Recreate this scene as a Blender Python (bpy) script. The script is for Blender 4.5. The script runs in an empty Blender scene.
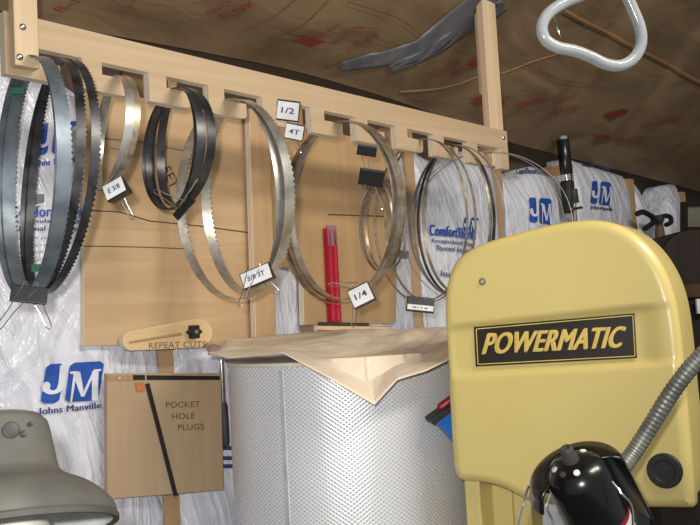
import bpy, bmesh, math, random
from mathutils import Vector as V, noise
random.seed(7)
COL = bpy.context.scene.collection
SC = bpy.context.scene
# ------------------------------------------------------------------ camera frame
F = 900.0
CAM = V((0, 0, 1.7))
PITCH, ROLL = 0.0638, 0.055
FWD = V((0, math.cos(PITCH), math.sin(PITCH)))
UP0 = V((0, -math.sin(PITCH), math.cos(PITCH)))
R0 = V((1, 0, 0))
RT = R0 * math.cos(ROLL) - UP0 * math.sin(ROLL)
UPV = R0 * math.sin(ROLL) + UP0 * math.cos(ROLL)
Z = V((0, 0, 1))
def ray(x, y): return FWD + RT * ((x - 350) / F) + UPV * ((262.5 - y) / F)
def hit(x, y, P0, N):
    d = ray(x, y)
    return CAM + d * ((P0 - CAM).dot(N) / d.dot(N))
def at(x, y, Y): return CAM + ray(x, y) * Y
# ------------------------------------------------------------------ wall frame
A = math.radians(43.4)
UA = V((math.cos(A), math.sin(A), 0))
NA = V((-math.sin(A), math.cos(A), 0))
TILT = 0.043
def wp(s, d, z): return UA * s + NA * d + Z * z
def onwall(x, y, d): return hit(x, y, NA * d, NA)
def sz(x, y, d):
    p = onwall(x, y, d)
    return p.dot(UA), p.z
D_WALL, D_RACK = 1.70, 1.40
# ------------------------------------------------------------------ materials
def lin(c):
    r = []
    for v in c:
        v /= 255.0
        r.append(v / 12.92 if v <= .04045 else ((v + .055) / 1.055) ** 2.4)
    return (r[0], r[1], r[2], 1)
class NT:
    def __init__(s, name):
        s.m = bpy.data.materials.new(name); s.m.use_nodes = True
        s.t = s.m.node_tree; s.n = s.t.nodes; s.b = s.n['Principled BSDF']
    def new(s, typ, **k):
        n = s.n.new(typ)
        for a, v in k.items():
            if a.startswith('i_'): n.inputs[a[2:].replace('_', ' ')].default_value = v
            else: setattr(n, a, v)
        return n
    def link(s, a, b): s.t.links.new(a, b)
    def ramp(s, fac, stops):
        r = s.new('ShaderNodeValToRGB'); e = r.color_ramp.elements
        while len(e) < len(stops): e.new(.5)
        for q, (p, c) in zip(e, stops): q.position = p; q.color = c
        s.link(fac, r.inputs[0]); return r.outputs[0]
    def bump(s, h, strength=.3, dist=.005):
        b = s.new('ShaderNodeBump'); b.inputs['Strength'].default_value = strength; b.inputs['Distance'].default_value = dist
        s.link(h, b.inputs['Height']); s.link(b.outputs[0], s.b.inputs['Normal'])
    def coords(s, scale=(1, 1, 1), rot=(0, 0, 0), kind='Object'):
        c = s.new('ShaderNodeTexCoord'); m = s.new('ShaderNodeMapping')
        if kind == 'Object' and rot != (0, 0, 0):
            # rotate first, then scale
            m0 = s.new('ShaderNodeMapping'); m0.inputs['Rotation'].default_value = rot
            s.link(c.outputs[kind], m0.inputs[0]); s.link(m0.outputs[0], m.inputs[0])
        else: s.link(c.outputs[kind], m.inputs[0])
        m.inputs['Scale'].default_value = scale
        return m.outputs[0]
def plain(name, c, rough=.5, metal=0, spec=.5, coat=0, noise_amt=0, nscale=30, c2=None, trans=0, bump=0):
    k = NT(name); b = k.b
    b.inputs['Base Color'].default_value = lin(c); b.inputs['Roughness'].default_value = rough
    b.inputs['Metallic'].default_value = metal; b.inputs['Specular IOR Level'].default_value = spec
    b.inputs['Coat Weight'].default_value = coat; b.inputs['Transmission Weight'].default_value = trans
    co = k.coords()
    nz = k.new('ShaderNodeTexNoise', i_Scale=nscale, i_Detail=4.0)
    k.link(co, nz.inputs['Vector'])
    c2 = c2 or tuple(max(0, v * .9) for v in c)
    k.link(k.ramp(nz.outputs[0], [(.38, lin(c)), (.68, lin(c2))]), b.inputs['Base Color'])
    if bump: k.bump(nz.outputs[0], bump, .003)
    return k.m
def wood(name, c, c2, grain='u', scale=1.0, rough=.6, knots=0.0):
    k = NT(name); b = k.b
    b.inputs['Roughness'].default_value = rough; b.inputs['Specular IOR Level'].default_value = .25
    sc = {'u': (1.6, 30, 30), 'z': (30, 30, 1.6)}[grain]
    co = k.coords(tuple(v * scale for v in sc), (0, 0, -A))
    nz = k.new('ShaderNodeTexNoise', i_Scale=1.0, i_Detail=5.0, i_Distortion=1.2)
    k.link(co, nz.inputs['Vector'])
    nz2 = k.new('ShaderNodeTexNoise', i_Scale=.25, i_Detail=2.0, i_Distortion=.6); k.link(co, nz2.inputs['Vector'])
    mx = k.new('ShaderNodeMath', operation='ADD'); k.link(nz.outputs[0], mx.inputs[0]); k.link(nz2.outputs[0], mx.inputs[1])
    hf = k.new('ShaderNodeMath', operation='MULTIPLY'); k.link(mx.outputs[0], hf.inputs[0]); hf.inputs[1].default_value = .5
    k.link(k.ramp(hf.outputs[0], [(.36, lin(c)), (.62, lin(c2))]), b.inputs['Base Color'])
    k.bump(nz.outputs[0], .12, .002)
    return k.m
def ply_edge(name):
    k = NT(name); b = k.b; b.inputs['Roughness'].default_value = .7
    co = k.coords((1, 1, 1), (0, 0, -A))
    sp = k.new('ShaderNodeSeparateXYZ'); k.link(co, sp.inputs[0])
    m = k.new('ShaderNodeMath', operation='MULTIPLY'); k.link(sp.outputs[1], m.inputs[0]); m.inputs[1].default_value = 1300
    sn = k.new('ShaderNodeMath', operation='SINE'); k.link(m.outputs[0], sn.inputs[0])
    k.link(k.ramp(sn.outputs[0], [(.2, lin((214, 192, 160))), (.6, lin((252, 246, 232)))]), b.inputs['Base Color'])
    return k.m
def poly_film(name):
    k = NT(name); b = k.b; b.inputs['Roughness'].default_value = .27; b.inputs['Specular IOR Level'].default_value = .55
    co = k.coords((22, 22, 3), (0, .35, -A))
    nz = k.new('ShaderNodeTexNoise', i_Scale=1.0, i_Detail=3.0, i_Distortion=1.5); k.link(co, nz.inputs['Vector'])
    co2 = k.coords((7, 7, 5), (0, 0, -A))
    nz2 = k.new('ShaderNodeTexNoise', i_Scale=1.0, i_Detail=4.0, i_Distortion=2.2); k.link(co2, nz2.inputs['Vector'])
    mx = k.new('ShaderNodeMath', operation='ADD'); k.link(nz.outputs[0], mx.inputs[0]); k.link(nz2.outputs[0], mx.inputs[1])
    k.link(k.ramp(nz.outputs[0], [(.3, lin((206, 206, 215))), (.66, lin((228, 228, 235)))]), b.inputs['Base Color'])
    k.bump(mx.outputs[0], .5, .03)
    return k.m
def kraft(name, c, c2, sc=5.0, bump=.6):
    k = NT(name); b = k.b; b.inputs['Roughness'].default_value = .55; b.inputs['Specular IOR Level'].default_value = .3
    co = k.coords((sc * .6, sc * 1.6, sc), (0, 0, -A))
    nz = k.new('ShaderNodeTexNoise', i_Scale=1.0, i_Detail=6.0, i_Distortion=1.0); k.link(co, nz.inputs['Vector'])
    k.link(k.ramp(nz.outputs[0], [(.35, lin(c)), (.65, lin(c2))]), b.inputs['Base Color'])
    k.bump(nz.outputs[0], bump, .02)
    return k.m
def perforated(name):
    k = NT(name); b = k.b
    b.inputs['Roughness'].default_value = .32; b.inputs['Metallic'].default_value = .35; b.inputs['Specular IOR Level'].default_value = .6
    uv = k.new('ShaderNodeTexCoord'); sp = k.new('ShaderNodeSeparateXYZ'); k.link(uv.outputs['UV'], sp.inputs[0])
    def ma(op, a, bb):
        m = k.new('ShaderNodeMath', operation=op)
        for i, v in enumerate((a, bb)):
            if v is None: continue
            if isinstance(v, (int, float)): m.inputs[i].default_value = v
            else: k.link(v, m.inputs[i])
        return m.outputs[0]
    x = ma('MULTIPLY', sp.outputs[0], 1 / .0108); y = ma('MULTIPLY', sp.outputs[1], 1 / .0078)
    p = ma('ABSOLUTE', ma('SUBTRACT', ma('FRACT', ma('ADD', x, y), None), .5), None)
    q = ma('ABSOLUTE', ma('SUBTRACT', ma('FRACT', ma('SUBTRACT', x, y), None), .5), None)
    mx = ma('MAXIMUM', p, q)
    k.link(k.ramp(mx, [(.30, lin((190, 190, 192))), (.38, lin((246, 246, 248)))]), b.inputs['Base Color'])
    k.link(k.ramp(mx, [(.30, (0, 0, 0, 1)), (.38, (.3, .3, .3, 1))]), b.inputs['Metallic'])
    k.bump(mx, .5, .002)
    return k.m
M = {}
M['rack'] = wood('rack plywood face', (196, 172, 140), (180, 152, 118), 'u')
M['edge'] = ply_edge('plywood edge')
M['post'] = wood('pine post', (222, 198, 164), (198, 168, 130), 'z')
M['stud'] = wood('fir stud', (190, 156, 118), (168, 130, 92), 'z')
M['plyL'] = wood('fir plywood', (204, 174, 136), (184, 150, 110), 'u', .8)
M['plyR'] = wood('lauan plywood', (194, 160, 118), (182, 147, 104), 'z', .8)
M['pine'] = wood('pine board', (200, 167, 126), (182, 146, 104), 'z', .8)
M['box'] = wood('birch ply box', (190, 164, 132), (178, 151, 119), 'z')
M['jig'] = wood('maple jig', (226, 196, 150), (206, 172, 124), 'u')
M['film'] = poly_film('white poly film')
M['kraft'] = kraft('kraft facing', (108, 89, 66), (134, 112, 84))
M['kraft_dark'] = kraft('dark kraft', (92, 66, 46), (124, 92, 66), 8)
M['ink_red'] = plain('red ink', (128, 54, 40), .6)
M['ink_blue'] = plain('blue ink', (38, 84, 172), .45, c2=(30, 70, 150))
M['ink_navy'] = plain('navy ink', (58, 66, 118), .5)
M['ink_grey'] = plain('grey ink', (120, 122, 128), .5)
M['white_print'] = plain('white print', (226, 226, 232), .4)
M['burn'] = plain('stencil ink', (116, 88, 58), .7)
M['pencil'] = plain('marker', (70, 48, 28), .7)
M['tape'] = plain('duct tape', (112, 112, 116), .4, .2, c2=(88, 88, 94), nscale=14, bump=.4)
M['steel'] = plain('bright steel', (206, 203, 196), .32, .8, c2=(172, 166, 154), nscale=40)
M['steel_blue'] = plain('blue steel', (138, 148, 156), .42, .65, c2=(108, 118, 128), nscale=30)
M['steel_dark'] = plain('dark steel', (84, 84, 86), .36, .7, c2=(48, 47, 48), nscale=30)
M['steel_brown'] = plain('tan steel', (186, 172, 150), .36, .75, c2=(142, 126, 104), nscale=60)
M['wire'] = plain('nickel wire', (214, 208, 200), .2, 1)
M['clip'] = plain('black clip', (24, 24, 26), .35)
M['paper_white'] = plain('white paper', (232, 232, 230), .7)
M['black'] = plain('black plastic', (20, 20, 21), .22, c2=(14, 14, 15))
M['black_matte'] = plain('black matte', (30, 29, 28), .6)
M['rubber'] = plain('grey black rubber', (66, 65, 60), .6, c2=(48, 47, 44))
M['hose'] = plain('gooseneck metal', (140, 140, 132), .42, .5, c2=(108, 108, 102))
M['yellow'] = plain('mustard enamel', (214, 194, 122), .32, coat=.2, c2=(211, 190, 117), nscale=6)
M['gold'] = plain('gold print', (226, 192, 98), .45)
M['sign'] = plain('sign black', (40, 34, 26), .35)
M['perf'] = perforated('perforated steel sheet')
M['cream'] = plain('cream cap', (226, 220, 202), .5)
M['craft'] = kraft('packing paper', (222, 206, 184), (208, 190, 166), 7, .35)
M['red_al'] = plain('red anodised', (196, 34, 58), .28, .35, c2=(178, 26, 48))
M['blue_pl'] = plain('blue plastic', (38, 112, 206), .4)
M['red_pl'] = plain('red plastic', (150, 24, 44), .4)
M['dusty'] = plain('dusty grey plastic', (96, 93, 85), .75, c2=(72, 70, 65), nscale=9, bump=.15)
M['dusty_dark'] = plain('dark grey rim', (74, 72, 66), .7)
M['reflector'] = plain('white reflector', (226, 226, 224), .4)
M['bulb'] = plain('frosted bulb', (222, 220, 208), .35)
M['tube'] = plain('milky tubing', (196, 200, 202), .16, c2=(180, 186, 190), nscale=12, trans=.35)
M['green'] = plain('green tape', (36, 110, 84), .5)
M['orange'] = plain('orange tag', (206, 124, 66), .6)
M['dark_wood'] = wood('dark cabinet', (44, 32, 24), (30, 22, 17), 'z')
M['brown_wood'] = wood('brown frame', (84, 58, 38), (64, 42, 28), 'u')
M['panel_grey'] = plain('grey panel', (120, 116, 104), .6)
M['chrome'] = plain('chrome', (210, 212, 214), .12, 1)
M['concrete'] = plain('concrete floor', (128, 124, 118), .85, nscale=4)
M['wallboard'] = plain('sheathing', (84, 66, 50), .8)
M['dark_in'] = plain('dark inside', (34, 26, 18), .8)
# ------------------------------------------------------------------ object helpers
WL = {}
def tag(o, label=None, cat=None, group=None, kind=None):
    if label: o['label'] = label
    if cat: o['category'] = cat
    if group: o['group'] = group
    if kind: o['kind'] = kind
    return o
def thing(name, loc, label, cat, group=None):
    o = bpy.data.objects.new(name, None); COL.objects.link(o); o.location = loc; o.empty_display_size = .05
    WL[o] = V(loc); return tag(o, label, cat, group)
class MB:
    def __init__(s): s.v = []; s.f = []; s.mi = []; s.uv = None
    def quad(s, *p, m=0):
        b = len(s.v); s.v += [V(q) for q in p]; s.f.append(tuple(range(b, b + len(p)))); s.mi.append(m)
    def box(s, c, ex, ey, ez, hx, hy, hz, m=0):
        b = len(s.v)
        for k in (-1, 1):
            for j in (-1, 1):
                for i in (-1, 1): s.v.append(c + ex * (hx * i) + ey * (hy * j) + ez * (hz * k))
        for q in ((0, 2, 3, 1), (4, 5, 7, 6), (0, 1, 5, 4), (2, 6, 7, 3), (0, 4, 6, 2), (1, 3, 7, 5)):
            s.f.append(tuple(b + t for t in q)); s.mi.append(m)
    def prism(s, pts, ext, m=0, me=None):
        n = len(pts); b = len(s.v)
        s.v += [V(p) for p in pts] + [V(p) + ext for p in pts]
        s.f.append(tuple(range(b + n - 1, b - 1, -1))); s.mi.append(m)
        s.f.append(tuple(range(b + n, b + 2 * n))); s.mi.append(m)
        for i in range(n):
            j = (i + 1) % n
            s.f.append((b + i, b + j, b + n + j, b + n + i)); s.mi.append(m if me is None else me)
    def tube(s, pts, r, closed=False, seg=10, m=0, cap=True):
        n = len(pts); rs = r if isinstance(r, (list, tuple)) else [r] * n
        T = []
        for i in range(n):
            a = pts[(i - 1) % n] if closed or i > 0 else pts[0]
            c = pts[(i + 1) % n] if closed or i < n - 1 else pts[-1]
            T.append((c - a).normalized())
        x = T[0].orthogonal().normalized(); b = len(s.v)
        for i in range(n):
            x = (x - T[i] * x.dot(T[i])).normalized(); y = T[i].cross(x)
            for k in range(seg):
                t = 2 * math.pi * k / seg
                s.v.append(pts[i] + (x * math.cos(t) + y * math.sin(t)) * rs[i])
        for i in range(n if closed else n - 1):
            i2 = (i + 1) % n
            # closed tubes: align start by nearest vertex
            off = 0
            if closed and i2 == 0:
                v0 = s.v[b + i * seg]; off = min(range(seg), key=lambda k: (s.v[b + k] - v0).length)
            for k in range(seg):
                k2 = (k + 1) % seg
                s.f.append((b + i * seg + k, b + i * seg + k2, b + i2 * seg + (k2 + off) % seg, b + i2 * seg + (k + off) % seg)); s.mi.append(m)
        if cap and not closed:
            s.f.append(tuple(b + k for k in reversed(range(seg)))); s.mi.append(m)
            s.f.append(tuple(b + (n - 1) * seg + k for k in range(seg))); s.mi.append(m)
    def lathe(s, o, ax, prof, seg=40, m=0, a0=0, a1=2 * math.pi, xref=None):
        ax = ax.normalized(); x = (xref - ax * xref.dot(ax)).normalized() if xref else ax.orthogonal().normalized(); y = ax.cross(x)
        full = abs(a1 - a0 - 2 * math.pi) < 1e-6; cols = seg if full else seg + 1; b = len(s.v)
        for (h, r) in prof:
            for k in range(cols):
                t = a0 + (a1 - a0) * k / seg
                s.v.append(o + ax * h + (x * math.cos(t) + y * math.sin(t)) * max(r, 1e-5))
        for i in range(len(prof) - 1):
            for k in range(seg):
                k2 = (k + 1) % cols
                s.f.append((b + i * cols + k, b + i * cols + k2, b + (i + 1) * cols + k2, b + (i + 1) * cols + k)); s.mi.append(m)
    def grid(s, fn, nu, nv, m=0):
        b = len(s.v)
        for j in range(nv + 1):
            for i in range(nu + 1): s.v.append(fn(i / nu, j / nv))
        for j in range(nv):
            for i in range(nu):
                q = b + j * (nu + 1) + i
                s.f.append((q, q + 1, q + nu + 2, q + nu + 1)); s.mi.append(m)
    def build(s, name, mats, parent=None, smooth=False, origin=None, bevel=0, solid=0, angle=40, recalc=True):
        if not isinstance(mats, (list, tuple)): mats = [mats]
        if parent is not None: org = WL[parent]
        elif origin is not None: org = V(origin)
        else:
            lo = [min(p[i] for p in s.v) for i in range(3)]; hi = [max(p[i] for p in s.v) for i in range(3)]
            org = V(((lo[0] + hi[0]) / 2, (lo[1] + hi[1]) / 2, lo[2]))
        me = bpy.data.meshes.new(name); me.from_pydata([p - org for p in s.v], [], s.f)
        for m in mats: me.materials.append(m)
        me.polygons.foreach_set('material_index', s.mi)
        if recalc:
            bm = bmesh.new(); bm.from_mesh(me); bmesh.ops.recalc_face_normals(bm, faces=bm.faces); bm.to_mesh(me); bm.free()
        if s.uv:
            l = me.uv_layers.new(name='UVMap')
            for lp in me.loops: l.data[lp.index].uv = s.uv[lp.vertex_index]
        me.polygons.foreach_set('use_smooth', [smooth] * len(me.polygons))
        if smooth and angle < 180: me.set_sharp_from_angle(angle=math.radians(angle))
        me.update()
        o = bpy.data.objects.new(name, me); COL.objects.link(o)
        if parent is not None: o.parent = parent; WL[o] = org.copy()
        else: o.location = org; WL[o] = org
        if solid:
            md = o.modifiers.new('thickness', 'SOLIDIFY'); md.thickness = solid; md.offset = 0
        if bevel:
            md = o.modifiers.new('bevel', 'BEVEL'); md.width = bevel; md.segments = 2; md.limit_method = 'ANGLE'
        return o
def catmull(P, n, closed=False):
    out = []; N = len(P)
    rng = N if closed else N - 1
    for i in range(rng):
        g = (lambda k: P[k % N]) if closed else (lambda k: P[min(max(k, 0), N - 1)])
        a, b, c, d = g(i - 1), g(i), g(i + 1), g(i + 2)
        for k in range(n):
            t = k / n
            out.append((b * 2 + (c - a) * t + (a * 2 - b * 5 + c * 4 - d) * t * t + (b * 3 - a - c * 3 + d) * t ** 3) * .5)
    if not closed: out.append(P[-1].copy())
    return out
# ------------------------------------------------------------------ lettering
_tc = {}
def glyphs(txt, bold=0.0, shear=0.0, sub=0):
    k = (txt, bold, shear, sub)
    if k in _tc: return _tc[k]
    cu = bpy.data.curves.new('lettering', 'FONT'); cu.body = txt; cu.offset = bold; cu.space_character = 1.06; cu.shear = shear; cu.resolution_u = 4
    ob = bpy.data.objects.new('lettering', cu); COL.objects.link(ob)
    bpy.context.view_layer.update()
    ev = ob.evaluated_get(bpy.context.evaluated_depsgraph_get()); me = ev.to_mesh()
    vs = [(v.co.x, v.co.y) for v in me.vertices]; fs = [tuple(p.vertices) for p in me.polygons]
    if sub:
        bm = bmesh.new(); bm.from_mesh(me); bmesh.ops.triangulate(bm, faces=bm.faces)
        for it in range(sub):
            lim = .12
            es = [e for e in bm.edges if e.calc_length() > lim]
            if not es: break
            bmesh.ops.subdivide_edges(bm, edges=es, cuts=1); bmesh.ops.triangulate(bm, faces=bm.faces)
        bm.verts.index_update()
        vs = [(v.co.x, v.co.y) for v in bm.verts]; fs = [tuple(v.index for v in f.verts) for f in bm.faces]; bm.free()
    ev.to_mesh_clear(); bpy.data.objects.remove(ob); bpy.data.curves.remove(cu)
    x0 = min(v[0] for v in vs); x1 = max(v[0] for v in vs); y0 = min(v[1] for v in vs); y1 = max(v[1] for v in vs)
    _tc[k] = ([((v[0] - x0) / (x1 - x0), (v[1] - y0) / (y1 - y0)) for v in vs], fs)
    return _tc[k]
def text(mb, txt, q, surf, bold=0.0, shear=0.0, m=0, sub=0):
    """q: four pixel corners bl, br, tr, tl ; surf(x,y) -> 3D"""
    vs, fs = glyphs(txt, bold, shear, sub); b = len(mb.v)
    P = [V((p[0], p[1], 0)) for p in q]
    for (u, v) in vs:
        w = (P[0] * (1 - u) + P[1] * u) * (1 - v) + (P[3] * (1 - u) + P[2] * u) * v
        mb.v.append(surf(w.x, w.y))
    for f in fs: mb.f.append(tuple(b + i for i in f)); mb.mi.append(m)
def rquad(mb, q, surf, r=.12, m=0):
    """rounded quad in pixel space"""
    P = [V((p[0], p[1], 0)) for p in q]; out = []
    for i in range(4):
        a, b, c = P[i - 1], P[i], P[(i + 1) % 4]
        for k in range(5):
            t = k / 4
            p0 = b + (a - b) * r; p1 = b + (c - b) * r
            e = p0 * (1 - t) ** 2 + b * 2 * t * (1 - t) + p1 * t * t
            out.append(surf(e.x, e.y))
    mb.quad(*out, m=m)
def poly(mb, pts, surf, m=0): mb.quad(*[surf(*p) for p in pts], m=m)
def stroke(mb, pts, w, surf, m=0):
    for (a, b) in zip(pts, pts[1:]):
        d = V((b[0] - a[0], b[1] - a[1])).normalized(); nx, ny = -d.y * w / 2, d.x * w / 2
        poly(mb, [(a[0] + nx, a[1] + ny), (b[0] + nx, b[1] + ny), (b[0] - nx, b[1] - ny), (a[0] - nx, a[1] - ny)], surf, m)
# ------------------------------------------------------------------ camera
cd = bpy.data.cameras.new('camera'); cam = bpy.data.objects.new('camera', cd); COL.objects.link(cam)
cd.sensor_width = 36; cd.lens = F / 700 * 36; cd.clip_start = .02
from mathutils import Matrix
m = Matrix((RT, UPV, -FWD)).transposed().to_4x4(); m.translation = CAM; cam.matrix_world = m
SC.camera = cam
# ------------------------------------------------------------------ setting
ct0 = sz(40, 12, D_WALL); ct1 = sz(700, 187, D_WALL)
CSL = (ct1[1] - ct0[1]) / (ct1[0] - ct0[0])
SBOW = sz(520, 138, D_WALL)[0]
def cbow(s):
    return .042 * max(0, math.sin(math.pi * min(1, max(0, (s - ct0[0]) / (SBOW - ct0[0]))))) ** 1.3
def ctop(s): return ct0[1] + (s - ct0[0]) * CSL + cbow(s)
PHI = math.radians(44)
CP0 = wp(ct0[0], D_WALL, ct0[1])
CU = (UA + Z * CSL).normalized(); CQ = (-NA * math.cos(PHI) + Z * math.sin(PHI))
CN = CU.cross(CQ).normalized()
if CN.z > 0: CN = -CN          # pointing down into the room
S_STUD0 = sz(503, 250, D_WALL)[0]; PITCHS = .4064
S0, S1 = -1.7, 4.3
mb = MB(); mb.box(wp((S0 + S1) / 2, D_WALL + .13, 1.3), UA, NA, Z, (S1 - S0) / 2, .02, 1.5)
tag(mb.build('wall_back', M['wallboard']), kind='structure')
mb = MB(); mb.box(wp(1.3, .1, -.02), UA, NA, Z, 3.0, 1.75, .02)
tag(mb.build('floor', M['concrete']), kind='structure')
mb = MB(); mb.box(wp(S1 + .03, .6, 1.5), UA, NA, Z, .03, 1.25, 1.7)
tag(mb.build('wall_right', M['wallboard']), kind='structure')
def cbulge(s, q):
    t = (s - S_STUD0 - .2) / PITCHS; f = t - math.floor(t)
    b = math.sin(math.pi * f) ** .6 * -.03
    n = noise.noise(V((s * 3.2, q * 2.2, 0))) * .018 + noise.noise(V((s * 9, q * 6, 3))) * .006
    edge = min(1, q / .12)
    return b * 0.6 * edge + n * edge
def cpt(s, q, off=0): return CP0 + CU * (s - ct0[0]) + CQ * q - CN * (cbulge(s, q) - off) + Z * (cbow(s) * math.exp(-max(0, q) / .12))
mb = MB(); mb.grid(lambda u, v: cpt(S0 + (S1 - S0) * u, -.02 + 2.1 * v), 240, 90)
ceil = mb.build('ceiling', M['kraft'], smooth=True, recalc=False); tag(ceil, kind='structure')
def csurf(x, y, off=.006):
    p = hit(x, y, CP0, CN)
    r = p - CP0
    # CU and CQ nearly orthogonal
    g = CU.dot(CQ); a_, b_ = r.dot(CU), r.dot(CQ); s = (a_ - g * b_) / (1 - g * g) + ct0[0]; q = (b_ - g * a_) / (1 - g * g)
    return cpt(s, q, off)
# printing on the ceiling facing
mb = MB()
for q in ([(286, 43), (303, 35), (322, 43), (306, 51)], [(467, 62), (478, 54), (484, 60), (474, 69)],
          [(469, 101), (482, 95), (489, 99), (477, 106)], [(598, 109), (618, 104), (625, 107), (606, 115)],
          [(588, 134), (602, 130), (608, 134), (594, 139)]):
    a, b, c, d = q
    mb.grid(lambda u, v: csurf((a[0] * (1 - u) + b[0] * u) * (1 - v) + (d[0] * (1 - u) + c[0] * u) * v,
                               (a[1] * (1 - u) + b[1] * u) * (1 - v) + (d[1] * (1 - u) + c[1] * u) * v, .008), 5, 5)
for t, q in (('FIBER GLAS', [(309, 40), (336, 24), (331, 21), (304, 36)]), ('INSULATION', [(328, 47), (361, 28), (355, 24), (322, 43)]),
             ('R-19', [(354, 51), (379, 41), (374, 34), (349, 44)]),
             ('PINK', [(222, 21), (256, 3), (248, -2), (214, 15)]), ('INSULATION', [(205, 15), (228, 1), (223, -3), (200, 11)]),
             ('INSULATION', [(428, 79), (457, 63), (452, 58), (423, 74)]), ('FIBER GLAS', [(449, 78), (472, 66), (468, 61), (445, 73)]),
             ('R-19', [(490, 103), (507, 97), (503, 93), (486, 99)]), ('INSULATION', [(513, 107), (541, 97), (537, 92), (509, 102)]),
             ('FIBER GLAS', [(548, 112), (578, 104), (574, 100), (544, 108)]), ('INSULATION', [(520, 104), (546, 96), (542, 92), (516, 100)]),
             ('R-19', [(325, 79), (342, 71), (338, 67), (321, 75)]),
             ('R-19', [(618, 140), (640, 134), (636, 130), (614, 136)]), ('INSULATION', [(640, 122), (676, 114), (672, 110), (636, 118)]),
             ('R-19', [(60, 10), (90, -6), (80, -10), (50, 6)])):
    text(mb, t, q, lambda x, y: csurf(x, y, .012), .012)
mb.build('facing_print', M['ink_red'], ceil, recalc=False)
mb = MB()
def line_on_ceiling(pts, w):
    d = []
    for a, b in zip(pts, pts[1:]):
        for k in range(8): d.append((a[0] + (b[0] - a[0]) * k / 8, a[1] + (b[1] - a[1]) * k / 8))
    d.append(pts[-1]); stroke(mb, d, w, lambda x, y: csurf(x, y, .008))
line_on_ceiling([(266, 45), (300, 20), (326, -6)], 1.0)
line_on_ceiling([(240, 36), (272, 15), (290, -4)], .9)
line_on_ceiling([(343, 0), (380, 12), (404, 23), (420, 36)], 1.0)
line_on_ceiling([(120, 14), (128, 6), (134, -6)], .9); line_on_ceiling([(108, -3), (116, 3), (134, 8)], .8)
line_on_ceiling([(502, 116), (540, 104), (575, 92)], .7); line_on_ceiling([(450, 47), (474, 60), (492, 66)], .7)
line_on_ceiling([(520, 62), (560, 78), (604, 84)], .6)
mb.build('facing_rule', M['ink_red'], ceil, recalc=False)
mb = MB()
def ridge(pts, r):
    d = []
    for a, b in zip(pts, pts[1:]):
        for k in range(14): d.append(csurf(a[0] + (b[0] - a[0]) * k / 14, a[1] + (b[1] - a[1]) * k / 14, -.001))
    mb.tube(d, r, seg=6)
ridge([(400, 103), (440, 92), (500, 74), (562, 48)], .0045); ridge([(560, 8), (590, 24), (640, 50), (690, 77), (730, 96)], .009)
mb.build('facing_seam', plain('tan seam', (140, 104, 66), .6), ceil, smooth=True)
# duct tape strips on ceiling
def tape_strip(pts, w0, w1, label):
    mb = MB(); n = len(pts) - 1
    P = catmull([V((p[0], p[1], 0)) for p in pts], 10)
    def fn(u, v):
        i = min(int(u * (len(P) - 1) + .5), len(P) - 1); a = P[max(0, i - 1)]; b = P[min(len(P) - 1, i + 1)]
        d = (b - a).normalized(); w = w0 + (w1 - w0) * u + math.sin(u * 17) * 1.2
        p = P[i] + V((-d.y, d.x, 0)) * (v - .5) * w
        return csurf(p.x, p.y, .009 + .0015 * math.sin(v * 9 + u * 25))
    mb.grid(fn, len(P) - 1, 6)
    tag(mb.build('duct_tape', M['tape'], smooth=True, solid=.0015, recalc=False), label, 'tape', 'grey tape strips on the ceiling')
tape_strip([(338, 76), (375, 66), (410, 54), (436, 36), (486, -8)], 12, 26, 'long grey duct tape strip running up the kraft ceiling behind the post')
tape_strip([(389, 74), (415, 59), (445, 40), (478, 17), (500, 2)], 8, 15, 'shorter grey duct tape strip below the long one on the kraft ceiling')
# studs
studs = []
for i, k in enumerate(range(-4, 6)):
    s = S_STUD0 + k * PITCHS; studs.append(s)
for i, s in enumerate(studs + [sz(184, 362, D_WALL)[0]]):
    mb = MB(); top = ctop(s) - cbow(s) - .04; hw = .019 if i < len(studs) else .012
    mb.box(wp(s, D_WALL + .053, top / 2), UA, NA, Z, hw, .055, top / 2)
    tag(mb.build('trim_%d' % (i + 1), M['stud'], bevel=.002), kind='structure')
# insulation batts: plastic bags between studs
def bag_h(s, z, sa, sb, zt):
    t = (s - sa) / (sb - sa); b = max(0, math.sin(math.pi * min(max(t, 0), 1))) ** .5
    tp = min(1, max(0, (zt - z) / .10)) ** .5
    n = noise.noise(V((s * 5, z * 2.6, 1))) * .012 + noise.noise(V((s * 14 + z * 5, z * 6, 5))) * .006
    return (.028 * b + n * b) * tp - .025 * (1 - tp)
bags = {}
def bag(k, topf, label):
    sa, sb = studs[k] + .018, studs[k + 1] - .018
    th = lambda s: topf((s - sa) / (sb - sa)) + ctop(s)
    def fn(u, v):
        s = sa + (sb - sa) * u; zt = th(s); z = .05 + (zt - .05) * v
        return wp(s, D_WALL - bag_h(s, z, sa, sb, zt), z)
    mb = MB(); mb.grid(fn, 30, 150)
    # back and rim so the bag has depth
    n0 = len(mb.v)
    def fb(u, v):
        s = sa + (sb - sa) * u; zt = th(s); return wp(s, D_WALL + .105, .05 + (zt - .05) * v)
    mb.grid(fb, 30, 150)
    W = 31
    def rim(i, j): mb.f.append((i, j, n0 + j, n0 + i)); mb.mi.append(0)
    for i in range(30): rim(i, i + 1); rim(150 * W + i + 1, 150 * W + i)
    for j in range(150): rim((j + 1) * W, j * W); rim(j * W + 30, (j + 1) * W + 30)
    o = mb.build('insulation_batt', M['film'], smooth=True, angle=60)
    tag(o, label, 'insulation', 'plastic-faced insulation batts between studs')
    def surf(x, y, off=.004):
        s, z = sz(x, y, D_WALL - .028); 
        return wp(s, D_WALL - bag_h(s, z, sa, sb, th(s)) - off, z)
    bags[k] = (o, surf)
flat = lambda d: (lambda t: d)
bag(0, (lambda t: -.065 - .10 * min(1, max(0, t - .15) * 2)), 'leftmost white plastic insulation batt, large blue logo low down, behind the left saw blades')
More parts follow.
